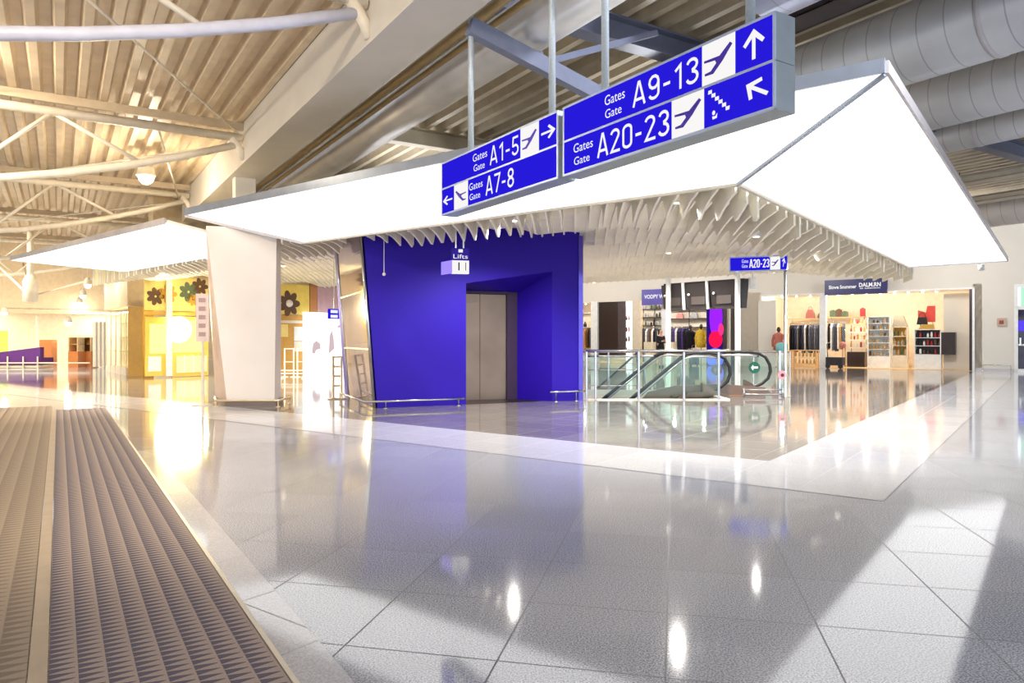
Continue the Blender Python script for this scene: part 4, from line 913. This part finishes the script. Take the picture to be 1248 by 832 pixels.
# second handrail of the stair beyond
t = thing('stair_handrail', 'thin sloping dark handrail beyond the escalator', 'handrail', (3, 18.4, 0))
MB().tube([(3.2, 18.4, .9), (2.9, 18.4, .62), (1.4, 18.4, -.7)], .03, 8).build('bar', M_DKSTEEL, t, True)
for x, z in ((3.2, .9), (2.5, .27)): MB().tube([(x, 18.4, -.3 if x < 3 else 0), (x, 18.4, z)], .018, 8).build('post', M_CHROME, t)
# glass guard fence in front
fx = [1.52, 1.70, 2.58, 3.50, 4.22]; fy = [14.62, 14.62, 14.62, 14.62, 14.66]
t = thing('glass_guard_rail', 'steel post and glass guard rail around the escalator opening', 'guard rail', (2.9, 14.6, 0))
MB().tube([(1.5, 14.62, 1.01), (4.25, 14.62, 1.01), (4.6, 15.2, 1.01)], .026, 10).build('top_rail', M_CHROME, t, True)
MB().tube([(1.5, 14.68, .9), (2.9, 14.68, .9)], .022, 8).build('inner_rail', M_CHROME, t, True)
for z in (.3, .62): MB().tube([(1.52, 14.62, z), (2.6, 14.62, z)], .008, 6).build('mid_rod', M_CHROME, t, True)
for x, y in zip(fx, fy): MB().box(Vector((x, y, .02)), .05, .035, .99, (1, 0, 0), 0, .008).build('post', M_CHROME, t)
for i in range(4):
    b = MB(); b.obox((fx[i]+.04, fy[i]-.005, .1), (fx[i+1]-fx[i]-.08, 0, 0), (0, .012, 0), (0, 0, .78)); b.build('glass_panel', M_GLASS, t)
# far guard of the opening
t = thing('glass_guard_rail', 'glass guard rail on the far side of the escalator opening', 'guard rail', (2.9, 17.8, 0))
MB().tube([(1.45, 17.85, .93), (6.9, 17.85, .93)], .022, 10).build('top_rail', M_CHROME, t, True)
for x in (1.5, 2.4, 3.3, 4.2, 5.1, 6.0, 6.9): MB().box(Vector((x, 17.85, 0)), .04, .04, .93, (1, 0, 0), 0, .008).build('post', M_CHROME, t)
b = MB(); b.obox((1.5, 17.85, .08), (5.4, 0, 0), (0, .012, 0), (0, 0, .76)); b.build('glass_panel', M_GLASS, t)
# post sign A20-23
p = Vector((5.94, 15.6, 0)); q = at(889, 0, 16.0); q.z = 0
t = thing('post_sign', 'small blue sign reading A20-23 on a slim steel post by the escalator', 'sign', p)
MB().lathe(p, [(.12, 0), (.12, .015), (.035, .02), (.035, 2.74)], 12).build('post', M_CHROME, t, True)
MB().box(p+Vector((-.12, .02, 0)), .05, .05, 1.0).build('side_post', M_CHROME, t)
ex = (p-q); L = ex.length+.05; ex = ex.normalized(); nn = Vector((ex.y, -ex.x, 0)); z0, z1 = 2.74, 3.07
bd = MB().obox(q+Z*z0-nn*.08, ex*L, nn*.16, Z*(z1-z0)).build('housing', M_SIGNEDGE, t)
def pf(f0, f1, m, name): return MB().obox(q+ex*L*f0+nn*.082+Z*(z0+.02), ex*L*(f1-f0), nn*.006, Z*(z1-z0-.05)).build(name, m, bd)
pf(.02, .7, M_SBLUE, 'blue_panel'); pf(.705, .87, M_SWHITE, 'white_panel'); pf(.875, .985, M_SBLUE, 'arrow_panel')
b = MB(); f = q+nn*.09
for s, f0, f1, g0, g1 in (('A20-23', .35, .69, .22, .78), ('Gates', .22, .33, .56, .80), ('Gate', .22, .32, .24, .46)): (b.digits if s[0] == 'A' else b.text)(s, f+ex*L*f0+Z*(z0+(z1-z0)*g0), ex, Z, L*(f1-f0), (z1-z0)*(g1-g0))
b.shape(rot(ARROW, -.3), f+ex*L*.895+Z*(z0+.07), ex, Z, L*.07, .2); b.build('lettering', M_SWHITE, bd)
b = MB(); b.shape(PLANE, f+ex*L*.725+Z*(z0+.08), ex, Z, L*.12, .17); b.build('plane_pictogram', M_SINK, bd)
t = thing('low_floor_rail', 'low double floor rail at the foot of the escalator sign post', 'rail', (5.4, 15.45, 0))
for z in (.06, .16): MB().tube([(4.95, 15.42, z), (5.85, 15.42, z)], .02, 8).build('bar', M_CHROME, t, True)
for x in (4.98, 5.82): MB().tube([(x, 15.42, 0), (x, 15.42, .2)], .025, 8).build('post', M_CHROME, t, True)
t = thing('speaker_box', 'small white box hanging under the escalator sign beside the monitors', 'box', at(917, 343, 17.2)); p = at(917, 352, 17.2)
MB().box(p, .16, .14, .28, (1, 0, 0), 0, .03).build('housing', M_WHITE, t); MB().tube([p+Z*.28, p+Z*.6], .02, 6).build('stem', M_WHITE, t)

# ================================================================== WOMAN IN THE SHOP
def person(p, face, label):
    """one skinned body, posed standing with hands together before the chest; clothes and hair as children"""
    t = thing('person', label, 'person', p)
    R = Matrix.Rotation(face, 3, 'Z')
    def T(x, y, z): return Vector(p)+R @ Vector((x, y, z))
    def skin(name, verts, edges, radii, m, sub=2):
        me = bpy.data.meshes.new(name); me.from_pydata([T(*v)-Vector(p) for v in verts], edges, [])
        o = bpy.data.objects.new(name, me); COL.objects.link(o); o.parent = t
        md = o.modifiers.new('skin', 'SKIN'); md.use_smooth_shade = True
        for i, r in enumerate(radii): me.skin_vertices[0].data[i].radius = (r, r) if not isinstance(r, tuple) else r
        me.skin_vertices[0].data[0].use_root = True
        s = o.modifiers.new('sub', 'SUBSURF'); s.levels = sub; s.render_levels = sub
        me.materials.append(m); return o
    S = mat('skin', (222, 172, 146), .55)
    v = [(0, 0, .93), (0, 0, 1.15), (0, .01, 1.38), (0, .0, 1.46), (0, .03, 1.55), (0, .03, 1.66),
         (.17, 0, 1.36), (.21, .03, 1.10), (.06, .24, 1.16), (.02, .28, 1.18), (-.17, 0, 1.36), (-.21, .03, 1.10), (-.06, .24, 1.12), (-.02, .28, 1.14),
         (.09, 0, .88), (.1, .02, .48), (.1, 0, .09), (.1, .13, .035), (-.09, 0, .88), (-.1, -.02, .48), (-.1, -.03, .09), (-.1, .10, .035)]
    e = [(0, 1), (1, 2), (2, 3), (3, 4), (4, 5), (2, 6), (6, 7), (7, 8), (8, 9), (2, 10), (10, 11), (11, 12), (12, 13), (0, 14), (14, 15), (15, 16), (16, 17), (0, 18), (18, 19), (19, 20), (20, 21)]
    r = [.15, .12, .12, .05, .075, .08, .055, .045, .03, .035, .055, .045, .03, .035, .095, .06, .042, .035, .095, .06, .042, .035]
    skin('body', v, e, r, S)
    K = mat('black dress', (28, 26, 32), .8)
    skin('coat', [(0, 0, .5), (0, 0, .75), (0, 0, .97), (0, 0, 1.16), (0, .01, 1.36), (.18, 0, 1.35), (.22, .03, 1.10), (.1, .2, 1.14), (-.18, 0, 1.35), (-.22, .03, 1.10), (-.1, .2, 1.11)], [(0, 1), (1, 2), (2, 3), (3, 4), (4, 5), (5, 6), (6, 7), (4, 8), (8, 9), (9, 10)], [.2, .2, .18, .145, .15, .075, .065, .05, .075, .065, .05], K)
    skin('hair', [(0, -.02, 1.70), (0, -.06, 1.62), (0, -.07, 1.46), (0, -.07, 1.34)], [(0, 1), (1, 2), (2, 3)], [.075, .095, .075, .05], mat('hair brown', (50, 34, 28), .6))
    b = MB(); b.ball(T(0, .105, 1.585), .012, .02, .022, 6); b.build('nose', S, t, True)
    b = MB()
    for sx in (-.03, .03): b.ball(T(sx, .098, 1.615), .009, .006, .006, 6)
    b.build('eyes', M_BLACK, t, True); b = MB(); b.ball(T(0, .1, 1.545), .02, .006, .006, 6); b.build('mouth', GM['red'], t, True)
    for sx, hz in ((1, 1.18), (-1, 1.14)):
        for k in range(4):
            y0 = .30; b = MB(); x = sx*(.0+.012*k)
            b.tube([T(x, .29, hz+.02-.014*k), T(x-sx*.01, .33, hz+.015-.014*k), T(x-sx*.03, .345, hz-.005-.014*k)], [.009, .008, .006], 6); b.build('finger', S, t, True)
        b = MB(); b.tube([T(sx*.04, .27, hz+.02), T(sx*.035, .30, hz+.05), T(sx*.02, .32, hz+.06)], [.011, .01, .007], 6); b.build('thumb', S, t, True)
    for sx in (-.1, .1): 
        b = MB(); b.lathe(T(sx, .05 if sx > 0 else .02, 0), [(.05, 0), (.055, .03), (.045, .08), (.01, .1)], 10, 0, .8, 2.1); b.build('shoe', M_BLACK, t, True)
p = onU(805, BU-3.6); person(Vector((p.x, p.y, 0)), math.radians(212), 'woman in a long dark coat standing in front of the fashion shop')
# ================================================================== LEFT SHOPS (along v = 23)
def vbox(px0, px1, py0, py1, m, name, label, cat, v=22.94, th=.05, kids=()):
    a, c = onV(px0, v), onV(px1, v); ym = (a.y+c.y)/2; z0, z1 = max(0, zat(py1, ym)), zat(py0, ym)
    t = thing(name, label, cat, (a+c)/2+Z*z0)
    MB().obox(a+Z*z0, c-a, V*th, Z*(z1-z0)).build('board', m, t)
    ex = (c-a).normalized(); L = (c-a).length
    return t, a+Z*z0-V*.006, ex, L, z1-z0
def flower(a, ex, L, Hh, cx, cy, r, n=7):
    b = MB()
    for k in range(n):
        an = 2*PI*k/n; pts = []
        for i in range(10):
            q = 2*PI*i/10; x, y = r*(.55+.45*math.cos(q)), r*.28*math.sin(q)
            pts.append((cx+(x*math.cos(an)-y*math.sin(an)), cy+(x*math.sin(an)+y*math.cos(an))))
        b.shape(pts, a-V*(.002*(k % 2)), ex, Z, 1, 1)
    return b
# yellow front
t, a, ex, L, h = vbox(176, 252, 338, 379, mat('pale yellow', (246, 226, 140), .5), 'shop_frieze', 'pale yellow frieze with large food photographs above the blazing window', 'frieze', 22.9)
for i, (cx, cy, r) in enumerate([(.35, .35, .3), (.75, .45, .32), (1.45, .55, .34), (1.85, .75, .3), (1.6, .3, .22)]): flower(a, ex, L, h, cx, cy+.1, r).build('food_photo', [GM['brown'], M_OCHRE, GM['green']][i % 3], t)
t, a, ex, L, h = vbox(175, 254, 380, 384, M_OCHRE, 'shop_fascia', 'thin ochre band over the blazing window', 'band', 22.86)
zz = .9
t, a, ex, L, h = vbox(177, 203, 386, 458, M_YELLOW, 'shop_window_bay', 'yellow window bay beside the ochre pier, left of the white mullion', 'window bay', 22.95)
MB().obox(a+ex*L*.2+Z*h*.38-V*.01, ex*L*.78, V*.01, Z*h*.5).build('glare_pane', M_GLARE, t); MB().obox(a+ex*L*.12+Z*h*.08-V*.02, ex*L*.6, V*.02, Z*h*.25).build('display', M_WHITE, t)
t, a, ex, L, h = vbox(210, 254, 386, 458, M_YELLOW, 'shop_window_bay', 'yellow window bay between the white mullion and the pillar', 'window bay', 22.95)
MB().obox(a+ex*L*.02+Z*h*.40-V*.01, ex*L*.82, V*.01, Z*h*.55).build('glare_pane', M_GLARE, t); MB().obox(a+ex*L*.1+Z*h*.06-V*.02, ex*L*.85, V*.02, Z*h*.28).build('display', mat('display cream', (248, 236, 190), .5), t)
MB().ball(a+ex*L*.12+Z*h*.78-V*.12, .42, .2, .42, 14).build('glare_globe', M_GLARE_CORE, t, True)  # added hot globe, bright core of the window glare
for f in (.3, .55, .8): MB().obox(a+ex*L*f+Z*h*.06-V*.03, ex*.03, V*.03, Z*h*.3).build('slat', M_WHITE, t)
t, a, ex, L, h = vbox(203, 210, 336, 458, M_WHITE, 'window_mullion', 'tall white mullion in the middle of the blazing window', 'mullion', 22.78)
# ochre pier and the glazed flank beyond it
zt = 2.36
solo(MB().box(Vector((-12.62, 24.42, 0)), .6, .5, zt, (1, -.3, 0)), 'corner_pier', M_OCHRE, 'ochre yellow corner pier at the end of the left shops', 'pier')
DF = Vector((-.609, .793, 0)); EF = Vector((.793, .609, 0)); PF = Vector((-13.02, 24.3, 0))
solo(MB().obox(PF+DF*.0+Z*(zt+.02), DF*4.9, EF*.9, Z*1.36), 'corner_fascia_box', M_WALLW, 'cream box fascia above the ochre corner pier', 'fascia')
for i in range(4):
    q = PF+DF*(.45+i*1.08)+EF*.03; D = DF; E = EF
    t = thing('glazed_showcase', f'tall glazed showcase, {["nearest to", "second from", "third from", "fourth from"][i]} the ochre corner pier', 'showcase', q, 'glazed showcases behind the ochre pier')
    MB().obox(q, E*.5, D*1.0, Z*.25).build('plinth', M_CREAM, t); MB().obox(q+E*.46+Z*.25, E*.04, D*1.0, Z*2.0).build('back', mat('showcase back', (250, 226, 170), .5), t)
    for f in (0, .97): MB().obox(q+D*f+Z*.25, E*.03, D*.03, Z*2.0).build('upright', M_CREAM, t)
    MB().obox(q+D*.2+E*.2+Z*2.2, E*.1, D*.6, Z*.04).build('light_bar', glow('showcase lamp', (255, 240, 200), 5), t)
    for z in (.8, 1.3, 1.8): MB().obox(q+Z*z, E*.46, D*.98, Z*.02).build('board', M_CLEAR, t)
# yellow sign, brown mural, light box
t, a, ex, L, h = vbox(330, 377, 346, 383, mat('sign yellow', (244, 220, 110), .45), 'shop_sign', 'yellow shop sign with a brown flower just right of the pillar', 'sign', 22.9)
flower(a, ex, L, h, L*.46, h*.36, .5).build('flower_print', GM['brown'], t); b = MB(); b.ball(a+ex*L*.46+Z*h*.36-V*.01, .14); b.build('flower_centre', M_WHITE, t)
t, a, ex, L, h = vbox(378, 429, 347, 381, mat('mural brown', (196, 136, 84), .5), 'wall_mural', 'brown framed mauve screen above the white light box', 'screen', 22.92)
MB().obox(a+ex*L*.16+Z*h*.02-V*.01, ex*L*.76, V*.01, Z*h*.9).build('screen', mat('mauve', (206, 172, 184), .4), t)
t, a, ex, L, h = vbox(332, 371, 384, 456, mat('door ochre', (206, 156, 70), .5), 'shop_entrance_screen', 'ochre shop front with white posters right of the pillar', 'shop front', 22.94)
for x0, y0, w_, h_, m in ((.12, .62, .35, .22, mat('pale yellow', (246, 226, 140), .5)), (.66, .55, .28, .25, M_WHITE), (.66, .36, .3, .18, M_CREAM)): MB().obox(a+ex*L*x0+Z*h*y0-V*.01, ex*L*w_, V*.01, Z*h*h_).build('poster', m, t)
MB().obox(a+Z*h*.86-V*.02, ex*L, V*.02, Z*h*.05).build('transom', M_CREAM, t)
t, a, ex, L, h = vbox(372.5, 431, 381, 452, glow('light box', (255, 252, 248), 1.15), 'light_box_advert', 'large white light box advert with faint reddish sketch figures', 'advert', 22.5, .18)
M_FAINT = glow('faint print', (226, 200, 204), .62)
for pts, x0, y0, w_, h_ in (([(0, .1), (.3, .0), (.5, .3), (1, .4), (.9, .8), (.5, 1), (.15, .8)], .12, .3, .18, .22), ([(0, 0), (1, .2), (.9, .6), (.6, 1), (.2, .8)], .46, .3, .12, .4), ([(0, .4), (.4, 0), (1, .5), (.5, 1)], .62, .74, .16, .06)):
    MB().shape(pts, a+ex*L*x0+Z*h*y0, ex, Z, L*w_, h*h_).build('print', M_FAINT, t)
for k in range(5): MB().obox(a+ex*L*.78+Z*h*(.26+.06*k)-V*.002, ex*L*.06, V*.002, Z*h*.035).build('print', M_FAINT, t)
MB().obox(a-Z*.12, ex*L, V*.2, Z*.12).build('foot', M_OCHRE, t)
t, a, ex, L, h = vbox(433, 447, 381, 452, mat('greenish white', (232, 232, 214), .5), 'side_poster', 'narrow greenish white panel between the light box and the tower glass', 'panel', 22.6)
# hanging gate sign over the light box
p = at(402, 388.5, 19.0); q = at(433, 388.5, 19.6); ex = (q-p).normalized(); ex.z = 0; L = (q-p).length; z0, z1 = zat(388.5, 19.2), zat(376.5, 19.2); nn = Vector((ex.y, -ex.x, 0))
t = thing('hanging_direction_sign', 'small purple and white hanging direction sign in front of the light box', 'sign', (p.x, p.y, z0))
o = Vector((p.x, p.y, z0)); MB().obox(o, ex*L, -nn*.1, Z*(z1-z0)).build('housing', M_SBLUE, t)
b = MB()
for r_ in (0, 1):
    for k, (f0, f1) in enumerate(((.03, .3), (.36, .5), (.54, .62), (.66, .78))): b.obox(o+ex*L*f0+nn*.004+Z*((z1-z0)*(.1+.48*r_)), ex*L*(f1-f0), -nn*.004, Z*(z1-z0)*.3)
b.build('print_band', M_SWHITE, t)
for f in (.2, .8): MB().tube([o+ex*L*f-nn*.05+Z*(z1-z0), o+ex*L*f-nn*.05+Z*(3.46-z0)], .012, 6).build('hanger', M_CHROME, t)
# barrier stands
def barrier(px0, px1, py, Y, h, label, m, rows=3):
    a, c = at(px0, 0, Y), at(px1, 0, Y); a.z = c.z = 0; t = thing('barrier_stand', label, 'barrier', (a+c)/2)
    for q in (a, c): MB().lathe(q, [(.12, 0), (.12, .02), (.025, .03), (.025, h)], 10).build('post', m, t, True)
    for k in range(rows): z = h-.02-(h-.1)*k/rows; MB().tube([a+Z*z, c+Z*z], .02, 8).build('bar', m, t, True)
barrier(347, 358, 0, 23.5, .95, 'metal barrier stand before the ochre shop front, nearer the pillar', M_CREAM, 2); barrier(362.5, 372, 0, 23.5, .95, 'metal barrier stand before the ochre shop front, nearer the light box', M_CREAM, 2)
barrier(342, 372, 0, 22.5, .28, 'low double bar barrier on the floor before the ochre shop front', M_CREAM, 2)
barrier(406, 416, 0, 14.9, .9, 'tall ladder-like metal barrier beside the glass flank of the blue tower', mat('brass rail', (214, 194, 160), .3, .4), 4)
# ================================================================== FAR LEFT HALL
FW = 42.
b = MB(); b.obox(wq(FW, -26, 2.5), W*.3, Q*36, Z*3.5); b.obox(wq(FW+3, -26, 0), W*.2, Q*36, Z*3); b.obox(wq(FW, -12.2, 0), W*3, Q*.4, Z*2.5)
struct(b.build('wall_far', M_WALLW)); b = MB(); b.obox(wq(FW, -26, 2.7), W*3, Q*36, Z*.05); struct(b.build('ceiling', M_WHITE))
def fbox(px0, px1, py0, py1, Y, m, name, label, cat, d=.4, parts=None):
    a, c = at(px0, py1, Y), at(px1, py1, Y); z1 = zat(py0, Y); a.z = max(0, a.z); c.z = a.z
    return solo(MB().obox(a, c-a, (0, d, 0), (0, 0, z1-a.z)), name, m, label, cat)
def far_shelf(px0, px1, Y, z1, label, cols, n):
    a, c = at(px0, 0, Y), at(px1, 0, Y); a.z = c.z = 0; L = (c-a).length; t = thing('store_shelf', label, 'shelf', (a+c)/2)
    MB().obox(a+Vector((0, .4, 0)), c-a, (0, .04, 0), Z*z1).build('back', mat('shelf pink white', (248, 232, 220), .5), t)
    for i in range(6): MB().obox(a+Z*(.15+(z1-.2)*i/5), c-a, (0, .4, 0), Z*.03).build('board', M_WHITE, t)
    for i in range(n):
        for j in range(5):
            k = random.choice(cols); bottle(a+(c-a)*((i+.5)/n)+Vector((0, .15, 0))+Z*(.187+(z1-.2)*j/5), L/n*.6, .28*random.uniform(.6, 1), GM[k], 'packet', f'{k} packet, {ORD[i]} from left, tier {j+1}, {label}', 'packets in the far stores', 1)
far_shelf(17, 40, 43.5, 2.3, 'pale store shelf behind the purple sofa', ['pink', 'beige', 'white', 'brown'], 7)
far_shelf(46, 60, 43.5, 2.2, 'narrow store shelf right of the far post', ['pink', 'beige', 'golden'], 4)
far_shelf(64, 82, 43, 2.2, 'bright store shelf left of the brown kiosk', ['pink', 'white', 'golden'], 5)
t = thing('sofa_bench', 'long purple sofa bench on a pale base at the far left', 'bench', at(20, 447, 31)*1)
a, c = at(-14, 0, 31), at(49, 0, 31); a.z = c.z = 0
MB().obox(a+Z*.02, c-a, (0, .9, 0), Z*.1).build('base', M_CREAM, t); MB().obox(a+Z*.14, c-a, (0, .9, 0), Z*.3).build('seat', M_PURPLE, t)
b = MB(); b.prism([a+Z*.44, c+Z*.44, c+Z*.9, a+Z*.62], (0, .25, 0)); b.build('backrest', M_PURPLE, t)
for f in (.1, .4, .7, .98): MB().tube([a+(c-a)*f+Vector((0, -.1, 0)), a+(c-a)*f+Vector((0, -.1, .5))], .03, 8).build('leg', M_CREAM, t)
MB().tube([a+Vector((0, -.1, .22)), c+Vector((2.2, -.1, .22))], .03, 8).build('foot_rail', M_CREAM, t)
fbox(-2, 7, 403, 431, 33, glow('lime panel', (226, 240, 110), .9), 'lime_screen', 'lime green lit panel behind the purple sofa at far left', 'panel', .15)
fbox(48, 63, 414, 446, 33.5, M_ORANGE, 'orange_display', 'orange display block right of the purple sofa', 'display')
def kiosk(px0, px1, py0, Y, label):
    a, c = at(px0, 0, Y), at(px1, 0, Y); a.z = c.z = 0; z1 = zat(py0, Y); t = thing('kiosk', label, 'kiosk', (a+c)/2)
    MB().obox(a, c-a, (0, .6, 0), Z*.7).build('counter', M_ORANGE, t); MB().obox(a+Z*.7+Vector((0, .5, 0)), c-a, (0, .1, 0), Z*(z1-.7)).build('back', mat('kiosk brown', (170, 120, 70), .5), t)
    for z in (1.0, 1.35): MB().obox(a+Z*z+Vector((0, .15, 0)), c-a, (0, .35, 0), Z*.03).build('board', M_WOOD, t)
    for q in (a, c-Vector((.05, 0, 0))): MB().obox(q+Z*.7, (.05, 0, 0), (0, .6, 0), Z*(z1-.7)).build('side', M_WOOD, t)
kiosk(83, 95, 411, 32, 'brown kiosk with shelves, left one of the pair'); kiosk(96, 111, 411, 32.6, 'brown kiosk with shelves, right one of the pair')
for k, px in enumerate((113, 118, 123)): fbox(px, px+3.6, 392, 447, 31+k*.5, M_CREAM, 'slim_display_column', f'slim cream display column, {ORD[k]} right of the brown kiosks', 'column', .15)
fbox(60, 78, 399, 404, 40.5, mat('violet band', (150, 90, 170), .5), 'store_banner', 'violet store banner over the far shelves', 'banner', .1)  # violet banner strip, hangs free over the far shelves
a = at(-10, 391, 39.5); c = at(18, 391, 39.5); t = thing('linear_lamp', 'bright linear lamp along the far store front', 'lamp', a); MB().obox(a, c-a, (0, .2, 0), Z*.12).build('diffuser', glow('far strip', (255, 246, 236), 4), t)
t = thing('linear_lamp', 'bright slanting linear lamp over the far shelves', 'lamp', at(18, 388, 39)); MB().bar(at(18, 388, 38), at(44, 407, 43.4), .2, .08).build('diffuser', glow('far strip', (255, 246, 236), 4), t)
solo(MB().tube([at(45, 452, 36)*1, at(45, 385, 36)], .05, 8), 'store_post', M_CREAM, 'thin pale post in front of the far store', 'post')

# ================================================================== LAMPS
def pendant(px, py, Y, ztop, label, r=.16, power=60, col=(1, .9, .74)):
    p = at(px, py, Y); t = thing('pendant_lamp', label, 'lamp', p, 'pendant lamps of the hall')
    MB().lathe(p, [(r*.92, .0), (r, .03), (r*.8, .2), (r*.3, .3)], 16).build('shade', M_CREAM, t, True)
    MB().lathe(p-Z*.015, [(.01, 0), (r*.86, .002), (r*.86, .014), (.01, .016)], 16).build('lens', M_LAMP, t)
    MB().ball(p-Z*.02, r*.8).build('bulb', M_LAMP, t, True)
    MB().tube([p+Z*.3, Vector((p.x, p.y, ztop))], .012, 5).build('rod', M_CREAM, t)
    lamp('lamp_light', 'POINT', p-Z*(r+.12), power, col, .12)
pendant(178, 215, 17.5, 5.9, 'large bright lamp hanging between the roof trusses', .22, 130, (1, .86, .64))
for i, (px, py, Y) in enumerate([(119, 333, 25.5), (107, 347, 28.5), (101, 360, 32), (97, 369, 35.5), (94, 376, 39)]): pendant(px, py, Y, 5.9, f'small bright lamp, {ORD[i]} of the row receding into the left hall', .15, 22)
pendant(83, 393, 34, 5.9, 'bright lamp low over the brown kiosks', .18, 40); pendant(5, 381, 32, 5.9, 'bright lamp at the far left end of the hall', .16, 60)
pendant(-85, 60, 11, 5.9, 'added unseen lamp hanging over the entrance mats beyond the left edge', .2, 150, (1, .88, .68))  # added lamp out of view, warms the left roof and mats
# shop spotlights
def spot_row(px0, px1, n, u, z, where, power, col):
    for i in range(n):
        p = onU(px0+(px1-px0)*(i+.5)/n, u)+Z*z
        t = thing('ceiling_spotlight', f'small ceiling spotlight, {ORD[i]} from the left in {where}', 'spotlight', p, 'spotlights in '+where)
        MB().lathe(p, [(.05, 0), (.055, .02), (.05, .12)], 10).build('can', M_WHITE, t); MB().ball(p-Z*.0, .045).build('bulb', M_SPOT, t)
        if i % 2 == 0: lamp('spot_light', 'POINT', p-Z*.12, power, col, .06)
spot_row(945, 1150, 12, BU+1.0, 3.2, 'the lit accessories shop', 40, (1, .88, .7))
spot_row(705, 885, 10, BU+1.0, 3.2, 'the fashion shop', 34, (1, .93, .82))
lamp('added_window_fill', 'AREA', onV(222, 22.6)+Z*1.9, 260, (1, .82, .42), 1.6, uv(8, 8, .3))  # added warm area light before the window, brightens the left hall
# added floodlights out of view under the roof, brightening the hall
def flood(p, aim, power, col, label):
    t = thing('added_floodlight', label, 'added_floodlight', p, 'added floodlights out of view'); d = (Vector(aim)-p).normalized()
    MB().tube([p-d*.25, p-d*.02], [.12, .2], 14).build('housing', M_TRIM2, t); MB().tube([p-d*.025, p-d*.01], .18, 14).build('lens', M_LAMP, t)
    MB().tube([p-d*.2, Vector((p.x, p.y, 6.6))], .02, 6).build('bracket', M_TRIM2, t)
    lamp('flood_fill', 'SPOT', p+d*.03, power, col, .2, aim, 120)

# downlights set between the baffles
k = 0
for u in (9.75, 12.85, 15.95, 19.05, 23.7):
    for v in (4.2, 7.2, 10.6, 14., 18.):
        P = uv(u, v); s_, d_ = (P-A0).dot(ET), (P-A0).dot(NT)
        if (-.8 < s_ < 4.9 and -.5 < d_ < 3.8): continue
        c_ = round((P.dot(Cd)+14.9)/.25-.5)*.25-14.9+.125; P = Cd*c_+Bd*P.dot(Bd)
        p = P+Z*(fin_z(P.dot(U), P.dot(V))-.01); k += 1
        t = thing('downlight', 'small round downlight set between two ceiling baffles', 'downlight', p, 'downlights between the baffles')
        MB().lathe(p, [(.06, 0), (.075, .02), (.075, .2)], 12).build('can', M_WHITE, t, True); MB().lathe(p-Z*.004, [(.055, 0), (.055, .004)], 12).build('lens', M_LAMP, t)
        lamp('downlight_light', 'SPOT', p-Z*.03, 330, (1, .95, .88), .025, None, 150)
# added area lights without fixtures, hidden above the canopy, brighten ducts and roof
for u, v, pw in ((14, 6, 150), (21, 8, 150), (14, 14, 110), (27, 10, 110)):
    lamp('roof_fill_light', 'AREA', uv(u, v, 4.4), pw, (.95, .96, 1), 2.5, uv(u, v, 9))
flood(wq(3.0, -1.2, 5.3), wq(14, 2, .5), 900, (1, .84, .62), 'added unseen flood lamp over the entrance mats, out on the left')
flood(wq(2.0, 6.2, 5.6), wq(13, 8, 1.), 900, (.93, .96, 1), 'added unseen flood lamp high over the right of the hall')
flood(wq(12.0, -3.5, 5.2), wq(22, -1, .5), 900, (1, .82, .58), 'added unseen flood lamp by the second truss')

for v in (3, 8.5, 14, 19.5): lamp('wall_fill_light', 'AREA', uv(28.5, v, 4.7), 105, (1, .97, .92), 1.2, uv(33.2, v, 2.2))  # added area lights without fixtures, brighten the back wall

lamp('far_store_fill', 'AREA', wq(FW+1.2, -4, 2.6), 170, (1, .92, .8), 4, None); lamp('far_store_fill', 'AREA', wq(FW+1.2, 2, 2.6), 130, (1, .92, .8), 3, None)  # area lights added to brighten the far store
lamp('far_hall_fill', 'AREA', wq(33, -4, 5.6), 700, (1, .86, .62), 3, None)  # added warm fill without a fixture for the far left hall
# ================================================================== CAMERA, LIGHT
w = bpy.data.worlds.new('World'); sc.world = w; w.use_nodes = True
w.node_tree.nodes['Background'].inputs[0].default_value = (.84, .91, 1.0, 1); w.node_tree.nodes['Background'].inputs[1].default_value = 1.5
cam = bpy.data.cameras.new('camera'); cam.sensor_width = 36; cam.lens = FPX/1248*36; cam.shift_y = (HY-416)/1248*-1*-1
cam.clip_end = 300
co = bpy.data.objects.new('camera', cam); COL.objects.link(co); co.location = (0, 0, H); co.rotation_euler = (PI/2, 0, 0); sc.camera = co
sc.view_settings.view_transform = 'Standard'; sc.view_settings.look = 'None'; sc.view_settings.gamma = 1; sc.view_settings.use_curve_mapping = False
sc.view_settings.exposure = .55
for o in list(bpy.data.objects):
    if '_w' in o: del o['_w']
